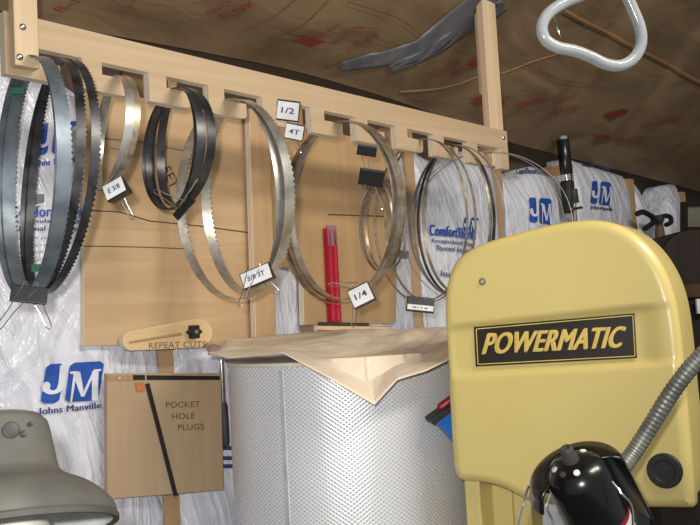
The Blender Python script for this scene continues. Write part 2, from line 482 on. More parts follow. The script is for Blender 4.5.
bag(1, flat(-.17), 'white plastic insulation batt mostly behind the left plywood sheet and the stencilled box')
bag(2, flat(-.15), 'white plastic insulation batt behind the right plywood sheet and red bar')
bag(3, lambda t: -.13 + .02 * t - .03 * math.sin(t * 6), 'white plastic insulation batt with navy lettering behind the rightmost hanging saw blades')
bag(4, lambda t: -.12 + .05 * t - .02 * math.sin(t * 9), 'white plastic insulation batt with blue logo just left of the black tube tool')
bag(5, lambda t: -.016 - .012 * t, 'white plastic insulation batt with crumpled blue logo just right of the black tube tool')
bag(6, lambda t: -.03 - .22 * math.exp(-((t - .42) / .2) ** 2) + .02 * t, 'sagging white plastic insulation batt above the dark clamp')
bag(7, lambda t: -.10 - .05 * t, 'last white plastic insulation batt, at the right edge above the dark frame')
def logo(k, q, word=None, name='logo'):
    o, surf = bags[k]
    a, b, c, d = [V((p[0], p[1], 0)) for p in q]      # bl br tr tl
    W = lambda u, v: ((a * (1 - u) + b * u) * (1 - v) + (d * (1 - u) + c * u) * v)
    W2 = lambda u, v: (W(u, v).x, W(u, v).y)
    mb = MB()
    def patch(u0, u1, v0, v1, skew):
        # rounded block as fine grid following the film
        def fn(u, v):
            x = u0 + (u1 - u0) * u; y = v0 + (v1 - v0) * v
            # squircle rounding
            rr = .12
            du = max(0, rr - min(v, 1 - v)) / rr
            ins = rr * (1 - math.sqrt(max(0, 1 - du * du))) * (v1 - v0) * .6
            x = (u0 + ins) + (u1 - u0 - 2 * ins) * u + skew * (y - .5)
            p = W(x, y); return surf(p.x, p.y, .004)
        mb.grid(fn, 10, 14)
    patch(0.02, .33, 0, 1, .06); patch(.42, .98, 0, 1, .06)
    lg = mb.build(name, M['ink_blue'], o, recalc=False)
    mb = MB()
    S6 = lambda x, y: surf(x, y, .0065)
    def bar(p, q, w0, w1):
        for t in range(6):
            f, g = t / 6, (t + 1) / 6
            a0 = (p[0] + (q[0] - p[0]) * f, p[1] + (q[1] - p[1]) * f); a1 = (p[0] + (q[0] - p[0]) * g, p[1] + (q[1] - p[1]) * g)
            h0, h1 = (w0 + (w1 - w0) * f) / 2, (w0 + (w1 - w0) * g) / 2
            poly(mb, [W2(a0[0] - h0, a0[1]), W2(a0[0] + h0, a0[1]), W2(a1[0] + h1, a1[1]), W2(a1[0] - h1, a1[1])], S6)
    bar((.485, .0), (.535, .74), .035, .05); bar((.55, .76), (.68, .12), .13, .06); bar((.68, .12), (.845, .76), .05, .045); bar((.86, .76), (.885, .0), .105, .105)
    bar((.43, .755), (.55, .755), .01, .01)
    poly(mb, [W2(.45, .78), W2(.58, .78), W2(.58, .72), W2(.45, .72)], S6); poly(mb, [W2(.83, .80), W2(.95, .80), W2(.95, .75), W2(.83, .75)], S6)
    J = [(.33, .95), (.32, .7), (.31, .5), (.285, .36), (.22, .29), (.13, .29), (.04, .38)]
    P = catmull([V((p[0], p[1], 0)) for p in J], 5)
    Lp, Rp = [], []
    for i, p in enumerate(P):
        t = i / (len(P) - 1); dd = (P[min(i + 1, len(P) - 1)] - P[max(i - 1, 0)]).normalized()
        w = .055 * (1 - .15 * t) if t < .8 else .055
        n = V((-dd.y, dd.x, 0)); Lp.append(p + n * w); Rp.append(p - n * w)
    for i in range(len(P) - 1):
        poly(mb, [W2(Lp[i].x, Lp[i].y), W2(Lp[i + 1].x, Lp[i + 1].y), W2(Rp[i + 1].x, Rp[i + 1].y), W2(Rp[i].x, Rp[i].y)], S6)
    cx = W(.06, .44)
    poly(mb, [W2(.06 + .07 * math.cos(t), .44 + .12 * math.sin(t)) for t in [2 * math.pi * i / 14 for i in range(14)]], S6)
    mb.build('logo_letters', M['white_print'], lg, recalc=False)
def words(k, lst, mat, name='lettering', bold=.015):
    o, surf = bags[k]
    for t, q in lst:
        mb = MB(); w_ = bold * 14
        for dx in ((-w_, 0, w_) if w_ else (0,)): text(mb, t, [(x + dx, y) for x, y in q], lambda x, y: surf(x, y, .006), 0, sub=2)
        mb.build(name, mat, o, recalc=False)
logo(0, [(40.5, 404), (101, 400), (103, 361), (43, 364.5)])
words(0, [('Johns Manville', [(38, 417), (100, 410), (100, 402), (38, 408)])], M['ink_navy'], bold=.03)
logo(0, [(34, 156), (76, 152), (78, 121), (36, 124)])
words(0, [('Johns Manville', [(31, 169), (80, 164), (80, 156), (31, 161)]), ('ComfortTherm', [(12, 217), (86, 217), (86, 206), (12, 206)])], M['ink_blue'], bold=.03)
words(0, [('Encapsulated Fiber', [(14, 224), (84, 224), (84, 219), (14, 219)]), ('Thermal Insulation', [(14, 231), (84, 231), (84, 226), (14, 226)])], M['ink_navy'], bold=.02)
words(0, [('formaldehyde free', [(16, 240), (60, 240), (60, 236), (16, 236)]), ('fiber glass insulation', [(16, 247), (60, 247), (60, 243), (16, 243)]),
          ('with a poly facing', [(18, 254), (58, 254), (58, 250), (18, 250)]), ('unfaced and faced', [(20, 261), (56, 261), (56, 257), (20, 257)])], M['ink_grey'], 'small_print', .0)
o, sf = bags[0]; mb = MB(); mb.grid(lambda u, v: sf(24 + 20 * u, 203 - 9 * v, .004), 4, 4); mb.build('grey_mark', M['ink_grey'], o, recalc=False)
words(3, [('ComfortTherm', [(432, 235), (474, 240), (474, 230), (432, 224)])], M['ink_blue'], bold=.03)
words(3, [('Encapsulated Fiber', [(434, 243), (474, 248), (474, 243), (434, 238)]), ('Thermal Insulation', [(437, 250), (474, 254), (474, 249), (437, 245)]),
          ('Insulation', [(442, 276), (464, 279), (464, 273), (442, 270)])], M['ink_navy'], 'small_print', .01)
logo(3, [(463, 231), (477, 233), (478, 218), (464, 217)])
logo(4, [(530, 222), (552, 225), (551, 199), (529, 197)])
words(4, [('ComfortTherm', [(528, 171), (556, 175), (556, 168), (528, 165)])], M['ink_navy'])
logo(5, [(592, 203), (612, 206), (614, 182), (594, 180)])
words(5, [('Johns Manville', [(592, 209), (612, 212), (612, 208), (592, 205)])], M['ink_navy'])
o, sf = bags[5]; mb = MB(); stroke(mb, [(591, 163), (600, 164), (608, 162), (616, 166), (622, 168)], 2.2, lambda x, y: sf(x, y, .006)); mb.build('blue_stripe', M['ink_navy'], o, recalc=False)
o, sf = bags[2]; mb = MB(); poly(mb, [(400, 257), (412, 258), (412, 251), (400, 250)], lambda x, y: sf(x, y, .005)); mb.build('grey_mark', M['ink_grey'], o, recalc=False)
o, sf = bags[1]; mb = MB()
for y in (446, 456, 464): poly(mb, [(218, y + 4), (231, y + 4), (231, y), (218, y)], lambda x, y: sf(x, y, .005))
mb.build('blue_lettering', M['ink_navy'], o, recalc=False)
# ------------------------------------------------------------------ plywood sheets and boards leaning on the wall
D_PLY = 1.655
def sheet(name, px, d, th, mats, label, cat, parent=None, origin=None):
    P = [onwall(x, y, d) for x, y in px]; mb = MB(); mb.prism(P, NA * th, 0, 1)
    o = mb.build(name, mats, parent, bevel=.001)
    if parent is None: tag(o, label, cat)
    return o
pl = sheet('plywood_sheet', [(83, 86), (256, 120), (258, 342), (84, 346)], D_PLY, .018, [M['plyL'], M['edge']],
           'left tan plywood sheet with dark grain cracks and marker writing behind the blades', 'plywood')
mb = MB(); S = lambda x, y: onwall(x, y, D_PLY - .0012)
for pts_, w_ in (([(84, 210), (120, 212), (150, 221), (200, 226), (252, 233)], 1.0), ([(84, 246), (140, 247), (192, 249)], .8), ([(100, 138), (140, 142), (190, 152)], .7), ([(110, 148), (135, 152)], .6)):
    mb = MB(); stroke(mb, pts_, w_, S); mb.build('grain_crack', M['pencil'], pl, recalc=False)
mb = MB(); text(mb, 'SET', [(162, 170), (171, 190), (180, 185), (170, 165)], S, .0); text(mb, '135', [(156, 158), (163, 174), (168, 171), (162, 155)], S, 0)
mb.build('marker_writing', M['pencil'], pl, recalc=False)
pr = sheet('plywood_sheet', [(268, 116), (398, 148), (396, 323), (304, 325), (303, 275), (297, 268), (272, 266)], 1.662, .018, [M['plyR'], M['edge']],
           'right plain tan plywood sheet with the red bar hanging on it', 'plywood')
mb = MB(); S2 = lambda x, y: onwall(x, y, 1.6608)
stroke(mb, [(328, 214.5), (345, 215), (386, 216.5)], 1.0, S2); mb.build('cut_line', M['pencil'], pr, recalc=False)
sheet('pine_board', [(249, 108), (270, 113), (276, 336), (256, 338)], 1.625, .019, [M['pine'], M['edge']],
      'narrow upright pine board standing between the two plywood sheets', 'board')
# ------------------------------------------------------------------ blade rack
sL, zL = sz(8, 4, D_RACK)
sA = sz(83, 75, D_RACK)[0]; sB = sz(500, 150, D_RACK)[0]
PU = (sB - sA) / 9.0
s00 = sA - PU; sEnd = sz(508, 150, D_RACK)[0]
zt0 = sz(35, 18, D_RACK); zt1 = sz(505, 131, D_RACK)
zb0 = sz(30, 78, D_RACK); zb1 = sz(500, 168, D_RACK)
def ztop(s): return zt0[1] + (s - zt0[0]) * (zt1[1] - zt0[1]) / (zt1[0] - zt0[0])
def zbot(s): return zb0[1] + (s - zb0[0]) * (zb1[1] - zb0[1]) / (zb1[0] - zb0[0])
RH = ztop(1.2) - zbot(1.2)
def rk(s, f): return wp(s, D_RACK, ztop(s) * (1 - f) + zbot(s) * f)
WEB, PRONG = .036, .088
W0, W1 = .49, .70
rack = thing('blade_rack', wp((s00 + sEnd) / 2, D_RACK, zbot(1.2)), 'long pale plywood rack with ten hook slots hung from the ceiling by two posts', 'rack')
pts = [rk(s00 - .005, 0), rk(s00 - .005, 1)]
for k in range(10):
    b = s00 + k * PU
    e = b + PU
    last = k == 9
    pe = b + PRONG
    pts += [rk(pe - .012, 1), rk(pe - .004, .98), rk(pe, .93), rk(pe, W1), rk(b + WEB, W1), rk(b + WEB, W0), rk(e, W0), rk(e, 1)]
pts += [rk(sEnd, 1), rk(sEnd, 0)]
mb = MB(); mb.prism(pts, NA * .02, 0, 1)
mb.build('hook_board', [M['rack'], M['edge']], rack)
def post(sx, w, d0, th, zb, zt, name='post', mat=None):
    mb = MB(); mb.box(wp(sx, d0 + th / 2, (zb + zt) / 2), UA, NA, Z, w / 2, th / 2, (zt - zb) / 2)
    return mb.build(name, [mat or M['post']], rack, bevel=.0015)
def ceil_z(s, d):
    q = (D_WALL - d) / math.cos(PHI); return ctop(s) + q * math.sin(PHI) - .0
s1 = sz(9, 40, D_RACK)[0]; s2 = sz(33, 40, D_RACK)[0]
post((s1 + s2) / 2, s2 - s1, D_RACK - .021, .02, rk(s2, 1).z + .012, ceil_z(s2, D_RACK) - .035)
# second ply behind left post edge
s3 = sz(479, 20, D_RACK)[0]; s4 = sz(499, 20, D_RACK)[0]
post(s4 - .012, .056, D_RACK + .0205, .022, rk(s4, .9).z, ceil_z(s4, D_RACK) - .03)
post(s4 - .008, .036, D_RACK + .043, .018, rk(s4, .9).z + .2, ceil_z(s4, D_RACK) - .05, 'post_backing')
for (x, y, d) in ((22.5, 27, -.021), (19.5, 57, -.021), (503.5, 138, 0)):
    p = onwall(x, y, D_RACK + d); mb = MB()
    mb.lathe(p, -NA, [(0, .0055), (.002, .0055), (.0035, .004), (.004, .001), (.004, 0)], 14)
    mb.build('screw', M['wire'], rack, smooth=True)
# ------------------------------------------------------------------ saw blades
def coil_mesh(T, D, ar, phi, w, lean_u, lean_n, pitch, tooth, th=.0011, teeth=True, teeth_side=1):
    mdir = NA * math.cos(phi) + UA * math.sin(phi); wd = UA * math.cos(phi) - NA * math.sin(phi)
    b = D / 2; a = b * ar
    N = max(80, int(math.pi * D / pitch)) * 2 if teeth else 160
    mb = MB()
    for i in range(N):
        t = 2 * math.pi * i / N
        f = (1 - math.cos(t)) / 2
        c = T + mdir * (a * math.sin(t)) - Z * (D * f) + UA * (lean_u * f * f) + NA * (lean_n * f)
        rad = (mdir * math.sin(t) * b + Z * math.cos(t) * a).normalized()
        hi = w / 2 + (tooth if i % 2 and teeth else 0)
        for (ww, tt) in ((-w / 2, -th / 2), (hi, -th / 2), (hi, th / 2), (-w / 2, th / 2)):
            mb.v.append(c + wd * (ww * teeth_side) + rad * tt)
    for i in range(N):
        j = (i + 1) % N
        for k in range(4):
            k2 = (k + 1) % 4
            mb.f.append((i * 4 + k, i * 4 + k2, j * 4 + k2, j * 4 + k)); mb.mi.append(0)
    return mb
def blade(hx, hy, loops, w, mats, label, pitch=.008, tooth=.0026, dz=0, d=D_RACK + .010, z=None):
    s, zz = sz(hx, hy, D_RACK)
    k = int((s - s00) / PU); 
    zz = rk(s, W1).z + .0015 if z is None else z
    T0 = wp(s, d, zz + dz)
    t = thing('bandsaw_blade', T0 - Z * loops[0][1], label, 'saw blade', 'coiled band saw blades on the rack')
    for i, L in enumerate(loops):
        phi, D, ar, ds, lu, ln = L
        mt = mats[i % len(mats)] if isinstance(mats, (list, tuple)) else mats
        T = T0 + UA * ds + Z * (.0016 * i)
        coil_mesh(T, D, ar, math.radians(phi), w, lu, ln, pitch, tooth).build('coil', mt, t, smooth=True, angle=50)
    return t
b1 = blade(46, 58, [(11, .38, .98, -.020, -.005, .02), (9, .385, 1.0, -.026, -.005, .02)], .021, M['steel_blue'],
      'wide blue-grey band saw blade with green tape at the far left of the rack', .009, .0028)
b2 = blade(50, 58, [(13, .385, .95, .016, -.034, .02), (8, .39, .96, .022, -.034, .02)], .013, M['steel_dark'],
      'dark toothed band saw blade coiled on the leftmost hook beside the blue-grey one', .0085, .0032, dz=.005)
blade(113, 76, [(14, .20, 1.0, .010, -.03, .0), (10, .204, .98, .014, -.03, .0)], .014, [M['steel'], M['steel_brown']],
      'small tightly coiled steel band saw blade on the second hook from the left', .006, .0015)
blade(180, 92, [(10, .222, 1.12, -.010, -.01, .0), (4, .225, 1.12, -.003, -.012, .0), (14, .218, 1.0, .0, -.01, .0)], .016, M['steel_dark'],
      'small black band saw blade on the third hook from the left', .006, .0015)
blade(243, 104, [(2, .385, .97, -.037, .012, .0), (12, .375, .92, -.018, .012, -.01)], .019, M['steel'],
      'shiny silver band saw blade with large teeth on the fourth hook from the left', .0105, .0042)
blade(343, 128, [(2, .39, 1.0, -.022, .0, .0), (6, .38, .97, -.015, .0, .0), (-1, .385, .95, -.006, .0, .01)], .012, [M['steel_brown'], M['steel']],
      'large tan steel band saw blade circling the red bar at the rack middle', .009, .003)
blade(424, 152, [(8, .385, .95, -.012, .0, .0), (14, .38, .9, -.006, .0, .0)], .006, M['steel_brown'],
      'thin band saw blade on the eighth hook with a labelled clip at its foot', .006, .0012)
blade(458, 158, [(16, .365, .9, -.02, .0, .0), (11, .37, .95, -.014, .0, .0), (20, .36, .9, -.016, .0, .0)], .0075, [M['steel_dark'], M['steel'], M['steel_brown']],
      'narrow dark band saw blade circling the navy lettering on the ninth hook', .006, .0012)
blade(483, 161, [(-18, .39, 1.05, 0, .0, .0), (-26, .395, 1.1, .004, .0, .0)], .0055, M['steel'],
      'thin band saw blade on the last hook, dipping behind the yellow saw', .006, .001)
# blade hung lower on binder clips, and one behind the white-labelled clips
pG = onwall(378, 183, D_RACK + .06)
sG = pG.dot(UA)
tG = thing('bandsaw_blade', pG - Z * .2, 'small coiled band saw blade hanging from two black binder clips at rack middle', 'saw blade', 'coiled band saw blades on the rack')
for i, (phi, D, ar, ds) in enumerate(((10, .205, .8, 0), (2, .21, .75, .006), (18, .2, .7, -.004))):
    coil_mesh(pG + UA * ds + Z * .001 * i, D, ar, math.radians(phi), .006, 0, 0, .006, .0012).build('coil', [M['steel_brown'], M['steel']][i % 2], tG, smooth=True, angle=50)
# green tape bits on the blue-grey blade
for (x, y, Y) in ((18, 91, 1.555), (39, 268, 1.40)):
    p = at(x, y, Y); mb = MB()
    mb.box(p, RT, FWD, UPV, .011, .004, .006); mb.build('green_tape', M['green'], b1, bevel=.001)
# ------------------------------------------------------------------ binder clips
def bclip(c, X, Yd, w, h, label, handles=(), paper=None, txt=None, hang=False):
    """c jaw-side centre; X along spine; Yd from spine to jaws"""
    X = X.normalized(); Yd = (Yd - X * Yd.dot(X)).normalized(); Zd = X.cross(Yd).normalized()
    if Zd.dot(CAM - c) < 0: Zd = -Zd
    t = thing('binder_clip', c, label, 'clip', 'binder clips holding the saw blades')
    mb = MB(); th = h * .38
    prof = [(0, th), (0, -th), (h * .08, -th * 1.05), (h, -th * .16), (h * 1.0, th * .16), (h * .08, th * 1.05)]
    pr_ = [c - X * w / 2 + Yd * (a - h) + Zd * b for a, b in prof]
    mb.prism(pr_, X * w); mb.build('clip_body', M['clip'], t, bevel=.0008)
    for side, dr, L in handles:
        dr = dr.normalized(); o = c + Zd * (side * th * .2)
        pw = X * w * .24; pn = X * w * .15
        pd = X - dr * X.dot(dr)
        if pd.length < .45: pd = Zd - dr * Zd.dot(dr)
        pd = pd.normalized() * w; pw = pd * .2; pn = pd * .085
        P = [o - pw, o - pn * 1.5 + dr * L * .35, o - pn + dr * L * .6, o - pn + dr * L * .88, o - pn * .7 + dr * L * .96, o + dr * L, o + pn * .7 + dr * L * .96,
             o + pn + dr * L * .88, o + pn + dr * L * .6, o + pn * 1.5 + dr * L * .35, o + pw]
        mb = MB(); mb.tube(P, .0009, seg=6); mb.build('wire_handle', M['wire'], t, smooth=True)
    if paper:
        # paper tag stuck to the front slope of the clip body
        a0, a1 = .12, .88
        v0, v1 = (1 - paper[1], 1 - paper[0]) if isinstance(paper, tuple) else (0, 1)
        f = lambda u, v, off: c + X * (u - .5) * w * .94 + Yd * (h * (.10 + .84 * (v0 + (v1 - v0) * v)) - h) + Zd * (th * 1.05 + (th * .16 - th * 1.05) * (.02 + .84 * (v0 + (v1 - v0) * v)) / .92 + off)
        mb = MB(); mb.grid(lambda u, v: f(u, v, .0012), 1, 1); lb = mb.build('paper_label', M['paper_white'], t, solid=.0006)
        if txt:
            mb = MB(); vs, fs = glyphs(txt, .02); 
            flipu = (X.dot(RT) < 0)
            for (u, v) in vs:
                uu = .2 + .6 * u; vv = .34 + .34 * v
                if flipu: uu = 1 - uu
                if Yd.dot(UPV) < 0: vv = 1 - vv
                mb.v.append(f(uu, vv, .0022))
            for q in fs: mb.f.append(q); mb.mi.append(0)
            mb.build('label_writing', M['ink_navy'], lb, recalc=False)
    return t
def iv(dx, dy, dz=0): return RT * dx - UPV * dy - FWD * dz     # image direction: right, down, toward camera
bclip(at(30, 286, 1.30), iv(1, .12, -.2), iv(0.12, -1, .1), .05, .024, 'black binder clip with long crossed wire handles under the leftmost blades',
      [(1, iv(-.62, .95, .3), .078), (-1, iv(.5, 1, .1), .070)], None)
mb = MB()
bclip(at(112, 181, 1.40), iv(1, -.55, .1), iv(.35, -1, 0), .036, .030, 'binder clip with scrawled white label under the second blade from the left',
      [(-1, iv(.55, 1, .1), .07)], True, 'E 3/8')
bclip(at(181, 205, 1.49), iv(1, -1.05, .2), iv(-.5, -.7, .1), .044, .014, 'black binder clip with flat wire handle under the small black blade',
      [(1, iv(.62, -.85, .35), .055), (-1, iv(-1, -.55, .2), .05)])
bclip(at(254, 268, 1.62), iv(1, -.42, .1), iv(.3, -1, 0), .058, .032, 'binder clip with lettered white label under the shiny silver blade',
      [(1, iv(-.32, 1, .42), .078), (-1, iv(.75, .8, .1), .065)], True, '5/8 3T')
bclip(at(287, 121, 1.74), iv(1, .13, 0), iv(0.05, 1, 0), .044, .038, 'upper of two binder clips with white labels right of the silver blade', [], True, '1/2')
bclip(at(293, 140, 1.72), iv(1, .2, 0), iv(0.2, 1, 0), .036, .030, 'lower of two binder clips with white labels right of the silver blade',
      [(1, iv(.5, .75, .1), .03)], True, '4T')
bclip(at(357, 286, 1.80), iv(1, -.5, .1), iv(.35, -1, 0), .046, .042, 'binder clip with square white label at the foot of the blade round the red bar',
      [(1, iv(-1, -.08, .35), .06), (-1, iv(-.1, 1, .1), .085)], True, '1/4')
bclip(at(366, 156, 1.93), iv(1, .15, 0), iv(0, 1, 0), .042, .022, 'upper plain black binder clip in the chain below the seventh hook',
      [(1, iv(.05, 1, .1), .045)])
bclip(at(370, 186, 1.88), iv(1, .15, 0), iv(.05, 1, 0), .052, .034, 'lower plain black binder clip in the chain below the seventh hook',
      [(1, iv(-.5, 1, .1), .055), (-1, iv(.55, 1, .1), .055)])
bclip(at(421, 297, 2.02), iv(1, .1, 0), iv(0, -1, 0), .062, .034, 'black binder clip with white strip label at the foot of the thin blade',
      [(1, iv(.15, 1, .1), .075)], (.55, .95), '3/16')
# ------------------------------------------------------------------ jig with stencil
D_JIG = 1.632
t = thing('repeat_cut_jig', onwall(170, 346, D_JIG), 'pale wooden jig stencilled REPEAT CUTS with a slot and black star knob', 'jig')
out = [(206, 347.5), (135, 350.5)] + [(133 + 10 * math.cos(a), 341 + 10 * math.sin(a)) for a in [math.radians(100 + 16 * i) for i in range(11)]] + [(190, 319.5)] + \
      [(198 + 15 * math.cos(a), 333 + 14 * math.sin(a)) for a in [math.radians(-80 + 16 * i) for i in range(10)]]
mb = MB(); mb.prism([onwall(x, y, D_JIG) for x, y in out], NA * .018, 0, 1); mb.build('jig_plate', [M['jig'], M['edge']], t, bevel=.0012)
mb = MB(); J = lambda x, y: onwall(x, y, D_JIG - .0008)
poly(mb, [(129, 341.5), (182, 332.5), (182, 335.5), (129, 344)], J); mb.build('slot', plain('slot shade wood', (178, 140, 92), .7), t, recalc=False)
mb = MB(); text(mb, 'REPEAT CUTS', [(149, 348.5), (206, 347), (206, 341), (149, 342.5)], J, 0); mb.build('stencil_lettering', M['burn'], t, recalc=False)
pk = onwall(192, 332, D_JIG); mb = MB()
prof = []
for i in range(60):
    a = 2 * math.pi * i / 60; r = .0135 + .0025 * math.cos(6 * a); prof.append(pk + UA * r * math.cos(a) + Z * r * math.sin(a) - NA * .016)
mb.prism(prof, NA * .016); kn = mb.build('star_knob', M['black_matte'], t, bevel=.0015)
mb = MB(); mb.lathe(pk - NA * .016, -NA, [(0, .005), (.002, .0045), (.002, 0)], 14); mb.build('knob_stud', M['wire'], kn, smooth=True)
# ------------------------------------------------------------------ pocket hole plug box
D_BOX = 1.640
t = thing('plug_box', onwall(165, 498, D_BOX), 'flat wooden box stencilled POCKET HOLE PLUGS with a black diagonal strap', 'box')
q = [(107, 373.5), (221, 373), (224, 490), (107.5, 499.5)]
mb = MB(); mb.prism([onwall(x, y, D_BOX) for x, y in q], NA * .014, 0, 0); mb.build('box_body', [M['box']], t, bevel=.0015)
B_ = lambda x, y: onwall(x, y, D_BOX - .0018)
mb = MB(); mb.prism([B_(107, 375.5), B_(133, 375.5), B_(133, 380.5), B_(107, 380.5)], NA * .0015); mb.build('wood_strip', M['stud'], t)
mb = MB(); mb.prism([B_(133, 375), B_(145, 375), B_(145, 380), B_(133, 380)], NA * .0015); mb.prism([B_(147, 375.2), B_(220, 376), B_(220, 380), B_(147, 380)], NA * .0015)
mb.build('top_strap', M['black_matte'], t)
B2 = lambda x, y: onwall(x, y, D_BOX - .0042)
mb = MB(); mb.prism([B2(145.5, 384), B2(149.5, 383), B2(178, 495), B2(174, 496)], NA * .0018); mb.build('diagonal_strap', M['black_matte'], t)
mb = MB(); mb.prism([B2(136, 383), B2(144, 382), B2(145, 391), B2(137, 391)], NA * .0018); mb.build('orange_tag', M['orange'], t)
mb = MB()
B3 = lambda x, y: onwall(x, y, D_BOX - .0008)
for tx, q in (('POCKET', [(166, 408), (200, 407), (200, 401), (166, 402)]), ('HOLE', [(172, 419.5), (195, 418.5), (195, 412.5), (172, 413.5)]), ('PLUGS', [(178, 430.5), (204, 429.5), (204, 423.5), (178, 424.5)])):
    text(mb, tx, q, B3, .01)
mb.build('stencil_lettering', M['burn'], t, recalc=False)
p = B_(119, 378); mb = MB(); mb.lathe(p, -NA, [(0, .003), (.0015, .003), (.0015, 0)], 12); mb.build('screw', M['wire'], t)
# hanging chisel-like tool between box and filter
t = thing('file', onwall(224, 445, 1.645), 'dark-handled tool with bright metal shank hanging between box and filter', 'tool')
a, b, c = onwall(221, 352, 1.645), onwall(223, 402, 1.645), onwall(226, 446, 1.645)
mb = MB(); mb.tube([a, a * .5 + b * .5, b], [.004, .0055, .0055], seg=12); mb.build('shank', M['chrome'], t, smooth=True)
mb = MB(); mb.tube([b, b * .9 + c * .1, c * .9 + b * .1, c], [.007, .0095, .0085, .006], seg=12); mb.build('handle', M['rubber'], t, smooth=True)
# ------------------------------------------------------------------ filter canister with paper
FC = at(344, 340, 1.86); FC.z = 0; FR = .240; FT = 1.628
t = thing('filter_canister', (FC.x, FC.y, 0), 'large round perforated white metal filter canister with packing paper on top', 'filter')
mb = MB(); N = 128; mb.uv = []
for (z) in (.35, FT - .004):
    for i in range(N + 1):
        a = 2 * math.pi * i / N + 1.2; mb.v.append(V((FC.x + FR * math.cos(a), FC.y + FR * math.sin(a), z))); mb.uv.append((2 * math.pi * FR * i / N, z))
for i in range(N): mb.f.append((i, i + 1, N + 2 + i, N + 1 + i)); mb.mi.append(0)
mb.build('perforated_sleeve', M['perf'], t, smooth=True, recalc=False)
mb = MB(); mb.lathe(V((FC.x, FC.y, FT)), Z, [(-.012, FR - .004), (-.006, FR + .002), (0, FR + .001), (.001, FR - .006), (.001, 0)], 96)
mb.build('top_cap', M['cream'], t, smooth=True)
mb = MB(); ps = hit(283, 440, V((FC.x, FC.y, 0)) - FWD * FR * .8, V((0, 1, 0)))
aS = math.atan2(-.80, -.60)
# find angle on cylinder that projects to x=283
best = min((abs(((V((FC.x + FR * math.cos(k / 300), FC.y + FR * math.sin(k / 300), 1.5)) - CAM).dot(RT) / (V((FC.x + FR * math.cos(k / 300), FC.y + FR * math.sin(k / 300), 1.5)) - CAM).dot(FWD)) * F + 350 - 284), k / 300)
           for k in range(-942, 0))[1]
for s in (0,):
    ca, sa_ = math.cos(best), math.sin(best)
    mb.box(V((FC.x + (FR + .0005) * ca, FC.y + (FR + .0005) * sa_, .985)), V((-sa_, ca, 0)), V((ca, sa_, 0)), Z, .004, .0012, .63)
mb.build('sheet_seam', plain('seam zinc', (206, 206, 208), .45, .3), t)
mb = MB(); mb.lathe(V((FC.x, FC.y, 0)), Z, [(0, 0), (0, FR + .01), (.34, FR + .01), (.36, FR), (.36, 0)], 64); mb.build('base_drum', M['rubber'], t, smooth=True)
# packing paper
cols = [
    [(206, 343, 1.94), (206, 348, 1.80), (208, 353, 1.70)],
    [(232, 340, 1.97), (228, 347, 1.80), (228, 358.5, 1.64)],
    [(278, 335, 2.02), (282, 345, 1.80), (283, 353, 1.575)],
    [(322, 331, 2.04), (328, 342, 1.80), (330, 379, 1.545)],
    [(358, 330, 2.04), (366, 344, 1.78), (374.5, 405, 1.54)],
    [(398, 330, 2.03), (396, 344, 1.78), (397, 380, 1.555)],
    [(425, 328, 2.0), (426, 341, 1.79), (426, 371, 1.57)],
    [(458, 326, 1.97), (458, 338, 1.79), (458, 355, 1.60)]]
def paper_pt(u, v):
    i = min(int(u * 7), 6); f = u * 7 - i
    def cc(col):
        a, b, c = [at(*p) for p in col]
        return a * (1 - v) ** 2 * (1) + (b * 2 - (a + c) * .5) * 2 * v * (1 - v) + c * v * v
    p = cc(cols[i]) * (1 - f) + cc(cols[i + 1]) * f
    w = noise.noise(V((u * 7, v * 4, 2))) * .012 + noise.noise(V((u * 19, v * 9, 8))) * .004
    e = min(1, v * 4, (1 - v) * 4)
    p += Z * (abs(w) * e)
    rr = math.hypot(p.x - FC.x, p.y - FC.y)
    if rr < FR + .008: 
        if p.z < FT + .004: 
            p.z = FT + .004
    return p
mb = MB(); mb.grid(paper_pt, 84, 40)
tag(mb.build('packing_paper', M['craft'], smooth=True, solid=.0012, recalc=False), 'crumpled brown packing paper sheet draped over the top of the filter canister', 'paper')
mb = MB()
def scrap(u, v):
    p = at(208 + 24 * u, 345 + 8 * v + 3 * u, 1.76 - .06 * v); p.z += .004 * math.sin(u * 6) - .003; return p
mb.grid(scrap, 10, 6); 
so = mb.build('magazine', plain('pinkish paper', (196, 156, 142), .6, c2=(120, 112, 150), nscale=26), smooth=True, solid=.004)
tag(so, 'curled pinkish printed paper poking out left of the brown paper on the filter', 'paper')
# steel rule / thin dark-edged board on the paper
t = thing('straightedge', at(345, 327, 2.03), 'thin dark straightedge with pale stock lying at the back of the brown paper', 'ruler')
a, b = at(318, 323.5, 2.06), at(369, 324.5, 2.08)
mb = MB(); mb.box((a + b) / 2, (b - a).normalized(), FWD, Z, (b - a).length / 2, .012, .0028); mb.build('dark_blade', M['black_matte'], t, bevel=.001)
a2, b2 = at(316, 327.5, 2.05), at(392, 328.5, 2.07)
mb = MB(); mb.box((a2 + b2) / 2, (b2 - a2).normalized(), FWD, Z, (b2 - a2).length / 2, .016, .0045); mb.build('pale_stock', M['jig'], t, bevel=.001)
